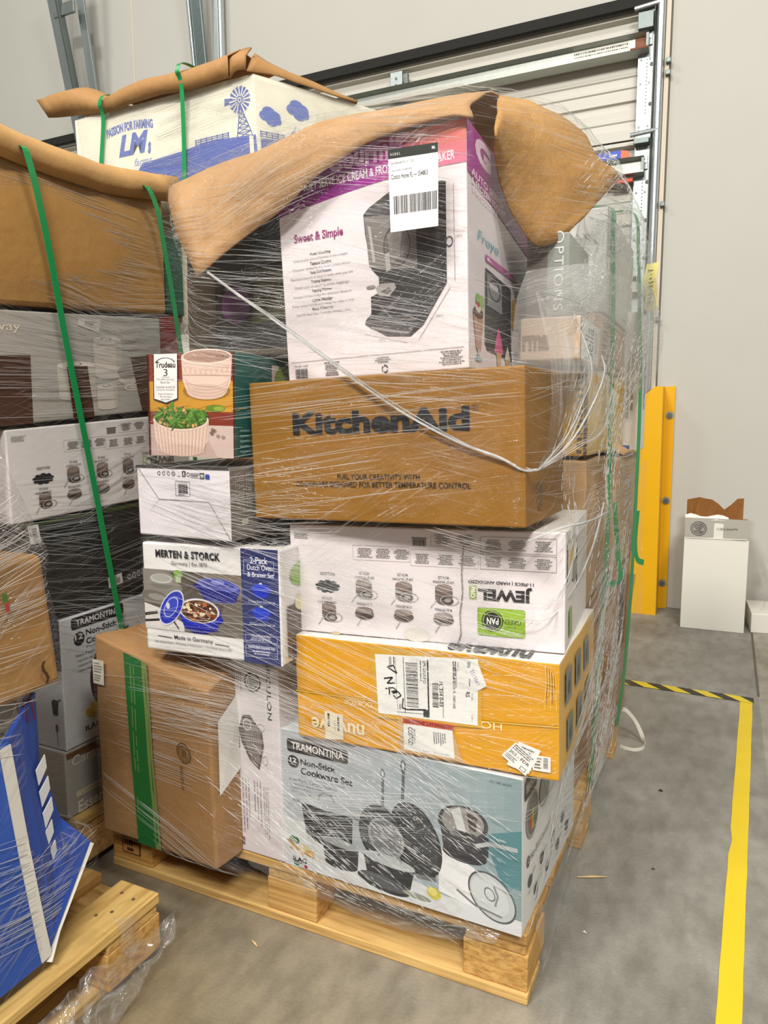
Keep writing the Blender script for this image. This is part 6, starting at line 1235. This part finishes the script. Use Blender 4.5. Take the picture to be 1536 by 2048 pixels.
veil([[(.006, .03, .10), (.020, .3, .10), (.024, .6, .10), (.024, .9, .10), (.022, 1.18, .11)], [(.012, .02, .30), (.030, .3, .32), (.036, .6, .33), (.040, .9, .34), (.050, 1.19, .36)], [(.058, .03, .50), (.060, .3, .52), (.050, .6, .53), (.046, .9, .54), (.056, 1.20, .56)], [(.062, .12, .70), (.066, .3, .72), (.052, .6, .73), (.048, .9, .74), (.052, 1.2, .76)], [(.050, .20, .86), (.060, .32, .88), (.050, .6, .90), (.048, .9, .92), (.056, 1.2, .95)]], 'film_overlap', F_side, film, 'wrinkled overlapped film along the right side', amp=.005)
F_bag = film_mat('crinkled_bag', haze=.42, gloss=.55, angs=(75, 20, -40), streak=(18, 75), rough=.10, bump=1.5, base=.10)
bag_o = veil([[(-.06, .50, 1.36), (.020, .56, 1.35), (.030, .78, 1.36), (.044, 1.0, 1.37), (.066, 1.20, 1.38)], [(-.06, .50, 1.44), (.022, .57, 1.43), (.032, .78, 1.45), (.046, 1.0, 1.47), (.056, 1.20, 1.48)], [(-.05, .52, 1.52), (.020, .60, 1.53), (.030, .80, 1.55), (.040, 1.0, 1.57), (.036, 1.20, 1.58)], [(-.05, .55, 1.57), (.006, .64, 1.58), (.016, .84, 1.61), (.016, 1.03, 1.655), (.0, 1.19, 1.655)], [(-.20, .58, 1.58), (-.12, .68, 1.59), (-.10, .88, 1.62), (-.10, 1.03, 1.66), (-.12, 1.19, 1.65)]], 'clear_bag', F_bag, None, amp=.010)
tag(bag_o, 'crinkled clear plastic bag at the top right behind the hanging cardboard flap', 'bag')
F_spark = film_mat('stretch_film_painted_glint', haze=.95, gloss=.4, base=.55, rough=.2)  # whitish, nearly opaque: highlights painted as dashes on the film
# fine tension lines of the film: clusters of hair-thin parallel strands in the film surface; dashed ones paint white glints
def streaks(key, obj, n_cl, seed, ang, tz, dash=False, slope=None, per=(16, 34), ln=(.12, .42), rad=(.00010, .00038)):
    R_ = random.Random(seed); rows = WRAPS[key]; nj, ni = len(rows)-1, len(rows[0])-1; mb = MB()
    def at_(i, j):
        i = i % ni; j = min(max(j, 0), nj-.001); a, c = int(i), int(j); u, v = i-a, j-c
        return rows[c][a].lerp(rows[c][a+1], u).lerp(rows[c+1][a].lerp(rows[c+1][a+1], u), v)
    dz = rows[1][0].z-rows[0][0].z; dz = rows[3][0].z-rows[2][0].z
    for _ in range(n_cl):
        t = R_.uniform(*ang) % 360; i0 = t/360*ni; j0 = R_.uniform(*tz)*nj; p = at_(i0, j0); sl = .75*noise.noise(p*2.6+Vector((seed, 0, 0)))+R_.uniform(-.06, .06) if slope is None else R_.gauss(slope, .07); L = R_.uniform(*ln); n = R_.randint(*per)
        step = max((at_(i0+1, j0)-p).length, .004)
        for k in range(n):
            jj = j0+R_.gauss(0, .035)/dz; L2 = L*R_.uniform(.35, 1); s0 = R_.uniform(-.3, .3)*L; fanout = R_.gauss(0, .018)
            P = []
            for q in range(9):
                d = s0+(q/8-.5)*L2; P.append(at_(i0+d/step, jj+(d*(sl+fanout))/dz))
            c = Vector((sum(x.x for r in rows[:1] for x in r)/len(rows[0]), sum(x.y for x in rows[0])/len(rows[0]), 0))
            P = [x+Vector((x.x-c.x, x.y-c.y, 0)).normalized()*.0008 for x in P]; r = R_.uniform(*rad)
            if any((P[q+1]-P[q]).length > 1e-6 and (P[q]-P[q-1]).length > 1e-6 and (P[q+1]-P[q]).angle(P[q]-P[q-1]) > .5 for q in range(1, 8)): continue
            if dash:  # short white dashes, sparkle of the film put into geometry
                q = 0.0
                while q < 8:
                    w_ = R_.uniform(.25, 1.3); e = min(8, q+w_); g = lambda v: P[int(v)].lerp(P[min(8, int(v)+1)], v-int(v))
                    if R_.random() < .62: r = R_.uniform(*rad); mb.tube([g(q), g((q+e)/2), g(e)], [r*.3, r, r*.3], F_spark, 3, False)
                    q = e+R_.uniform(.05, .5)
                continue
            mb.tube(P, [r*.3]+[r]*7+[r*.3], F_rope, 3, False)
    o = mb.build('film_streaks', obj, smooth=True); o['kind'] = 'stuff'
    uvl = o.data.uv_layers.new(name='UVMap')
    for lp in o.data.loops: uvl.data[lp.index].uv = (.3, .1)
streaks('main', film, 16, 21, (262, 306), (.06, .21), dash=True, slope=-.62, per=(10, 18), ln=(.15, .40), rad=(.0003, .0009))
streaks('main', film, 10, 22, (228, 300), (.25, .95), dash=True, per=(8, 16), ln=(.12, .30), rad=(.0002, .0006))
streaks('main', film, 34, 23, (-48, 40), (.04, .95), dash=True, slope=.9, per=(10, 22), ln=(.12, .34), rad=(.0004, .0013))
streaks('main', film, 78, 3, (225, 310), (.03, .98)); streaks('main', film, 70, 4, (-50, 55), (.03, .98), per=(18, 38))
film_l = wrap('clear stretch film round the left load with the long brown carton on top', LOADS['left'], [], (-1.55, .25), .06, 1.60, 160, 80, F_left, off=.006, relax=8, hem=.03, name_key='left')
film_b = wrap('milky stretch film over the white farm bin at the back left', LOADS['bin'], [], (-1.95, 1.95), .15, 2.50, 120, 60, F_back, off=.01, relax=3, name_key='bin')
streaks('left', film_l, 40, 5, (-55, 30), (.1, .97)); streaks('bin', film_b, 30, 6, (230, 330), (.55, .98), rad=(.0003, .0008))
bb = [Vector(v) for v in ((-1.6, -1.36, .12), (FX, -1.36, .12), (FX, -.44, .12), (-1.6, -.40, .12), (-1.6, -1.36, .6), (FX+.0, -1.36, .6), (FX-.0, -.46, .6), (-1.6, -.38, .6))]
cone = [Vector(v) for v in ((-1.5, -1.3, .86), (FX, -1.3, .86), (FX, -.39, .85), (-1.5, -.36, .85), (-1.4, -1.3, 1.1), (FX-.02, -1.3, 1.1), (FX-.03, -.46, 1.1), (-1.4, -.46, 1.1))]
film_f = wrap('wrinkled stretch film round the blue printed bin at the bottom left', LOADS['front']+[bb, cone], [], (-1.15, -.86), .15, 1.06, 160, 60, F_front, off=.010, relax=8, name_key='front', extra=lambda z: [(FX-.028, -.298)] if .25 < z < .34 else ([(FX-.005, -.40)] if .17 < z < .25 else []))

streaks('front', film_f, 40, 7, (-5, 60), (.05, .95), rad=(.0002, .0006))
# crumpled film dragged off the corner of the bottom left pallet, onto the floor
F_deb = film_mat('stretch_film_crumpled', haze=.34, gloss=.45, angs=(20, 70, -35), streak=(14, 60), rough=.12, bump=1.2, base=.07)
def crumple(name, label, rows, amp=.02, sub=6, seed=0):
    R1 = [catmull(r, sub) for r in rows]; cols = [catmull(cc, sub) for cc in zip(*R1)]
    G = [[p+(noise.noise_vector(p*16+Vector((seed, 0, 0)))*amp+noise.noise_vector(p*45)*amp*.45) for p in cc] for cc in zip(*cols)]
    for r in G:
        for p in r: p.z = max(p.z, .004)
    mb = MB(); mb.grid(G, F_deb); o = mb.build(name, smooth=True); uvl = o.data.uv_layers.new(name='UVMap'); nc = len(G[0])
    for lp in o.data.loops: v = lp.vertex_index; uvl.data[lp.index].uv = ((v % nc)*.02, (v//nc)*.02)
    return tag(o, label, 'film', 'film scraps')
crumple('film_scrap', 'crumpled clear film hanging off the bottom left pallet onto the floor', [
    [(-.694, -.205, .075), (-.684, -.205, .088), (-.668, -.19, .096), (-.655, -.175, .10)],
    [(-.688, -.31, .090), (-.672, -.30, .070), (-.652, -.25, .058), (-.650, -.21, .075)],
    [(-.688, -.39, .100), (-.662, -.37, .05), (-.645, -.31, .03), (-.655, -.255, .04)],
    [(-.688, -.47, .085), (-.655, -.45, .03), (-.642, -.39, .012), (-.660, -.32, .012)],
    [(-.690, -.57, .075), (-.650, -.55, .025), (-.635, -.49, .01), (-.655, -.42, .01)],
    [(-.690, -.70, .06), (-.640, -.68, .02), (-.625, -.62, .01), (-.640, -.54, .01)]], amp=.020)
crumple('film_scrap', 'film knot caught on the deck edge of the bottom left pallet', [
    [(-.70, -.29, .15), (-.690, -.275, .146), (-.685, -.26, .145)], [(-.684, -.295, .125), (-.676, -.28, .12), (-.68, -.26, .12)], [(-.688, -.30, .09), (-.672, -.285, .08), (-.68, -.26, .09)]], amp=.008, seed=3)
crumple('film_scrap', 'clear film heap at the right edge by the wall', [[(.46, 2.95, .02), (.5, 2.9, .12), (.56, 2.9, .28)], [(.48, 2.85, .15), (.52, 2.82, .25), (.6, 2.85, .3)], [(.46, 2.95, .3), (.5, 2.95, .36), (.6, 3.0, .34)]], amp=.03, seed=5)
# film skirt torn loose along the pallet's front and right edges
crumple('film_skirt', 'torn film edge hanging along the front of the tall load pallet', [[(-.62, -.012, .135), (-.45, -.012, .138), (-.25, -.012, .14), (-.05, -.014, .14)], [(-.60, -.014, .118), (-.45, -.018, .105), (-.25, -.020, .09), (-.06, -.016, .115)]], amp=.006, seed=8)
crumple('film_skirt', 'torn film edge hanging at the front right corner of the tall load pallet', [[(.006, .02, .15), (.010, .15, .15), (.012, .4, .15), (.012, .7, .15)], [(.018, .03, .09), (.022, .15, .08), (.018, .4, .10), (.014, .7, .13)], [(.010, .04, .035), (.022, .13, .05), (.014, .36, .08), (.012, .7, .12)]], amp=.008, seed=9)

# ================================================================== LITTER ON THE FLOOR
wl = wood('#dcc08a', 0)
def splinter(label, a, b, w=.003):
    mb = MB(); A = Vector(a); B = Vector(b); mb.tube([A, A.lerp(B, .5)+Vector((0, 0, .001)), B], [w*.4, w, w*.3], wl, 5); tag(mb.build('wood_splinter'), label, 'splinter', 'wood splinters')
splinter('thin wood splinter lying on the floor before the pallet', (-.555, -.075, .003), (-.535, -.085, .003))
splinter('long wood splinter sticking out low on the right side of the pallet', (.012, .42, .004), (.075, .45, .004))
def blob(label, x, y, r, col):
    mb = MB(); mb.tube([(x-r, y, .002), (x, y+r*.2, .004), (x+r, y, .002)], [r*.2, r*.6, r*.2], flat(col, .8), 6); tag(mb.build('debris'), label, 'debris', 'crumbs on the floor')
blob('small dark crumb on the floor between the pallet and the yellow tape', .155, .93, .006, '#3b362d'); blob('brown crumb on the floor lower right of the pallet', .17, .53, .004, '#5a5145'); blob('tiny pale chip on the floor near the front right pallet corner', .06, .24, .004, '#d8d2bc')
bpy.context.view_layer.update()
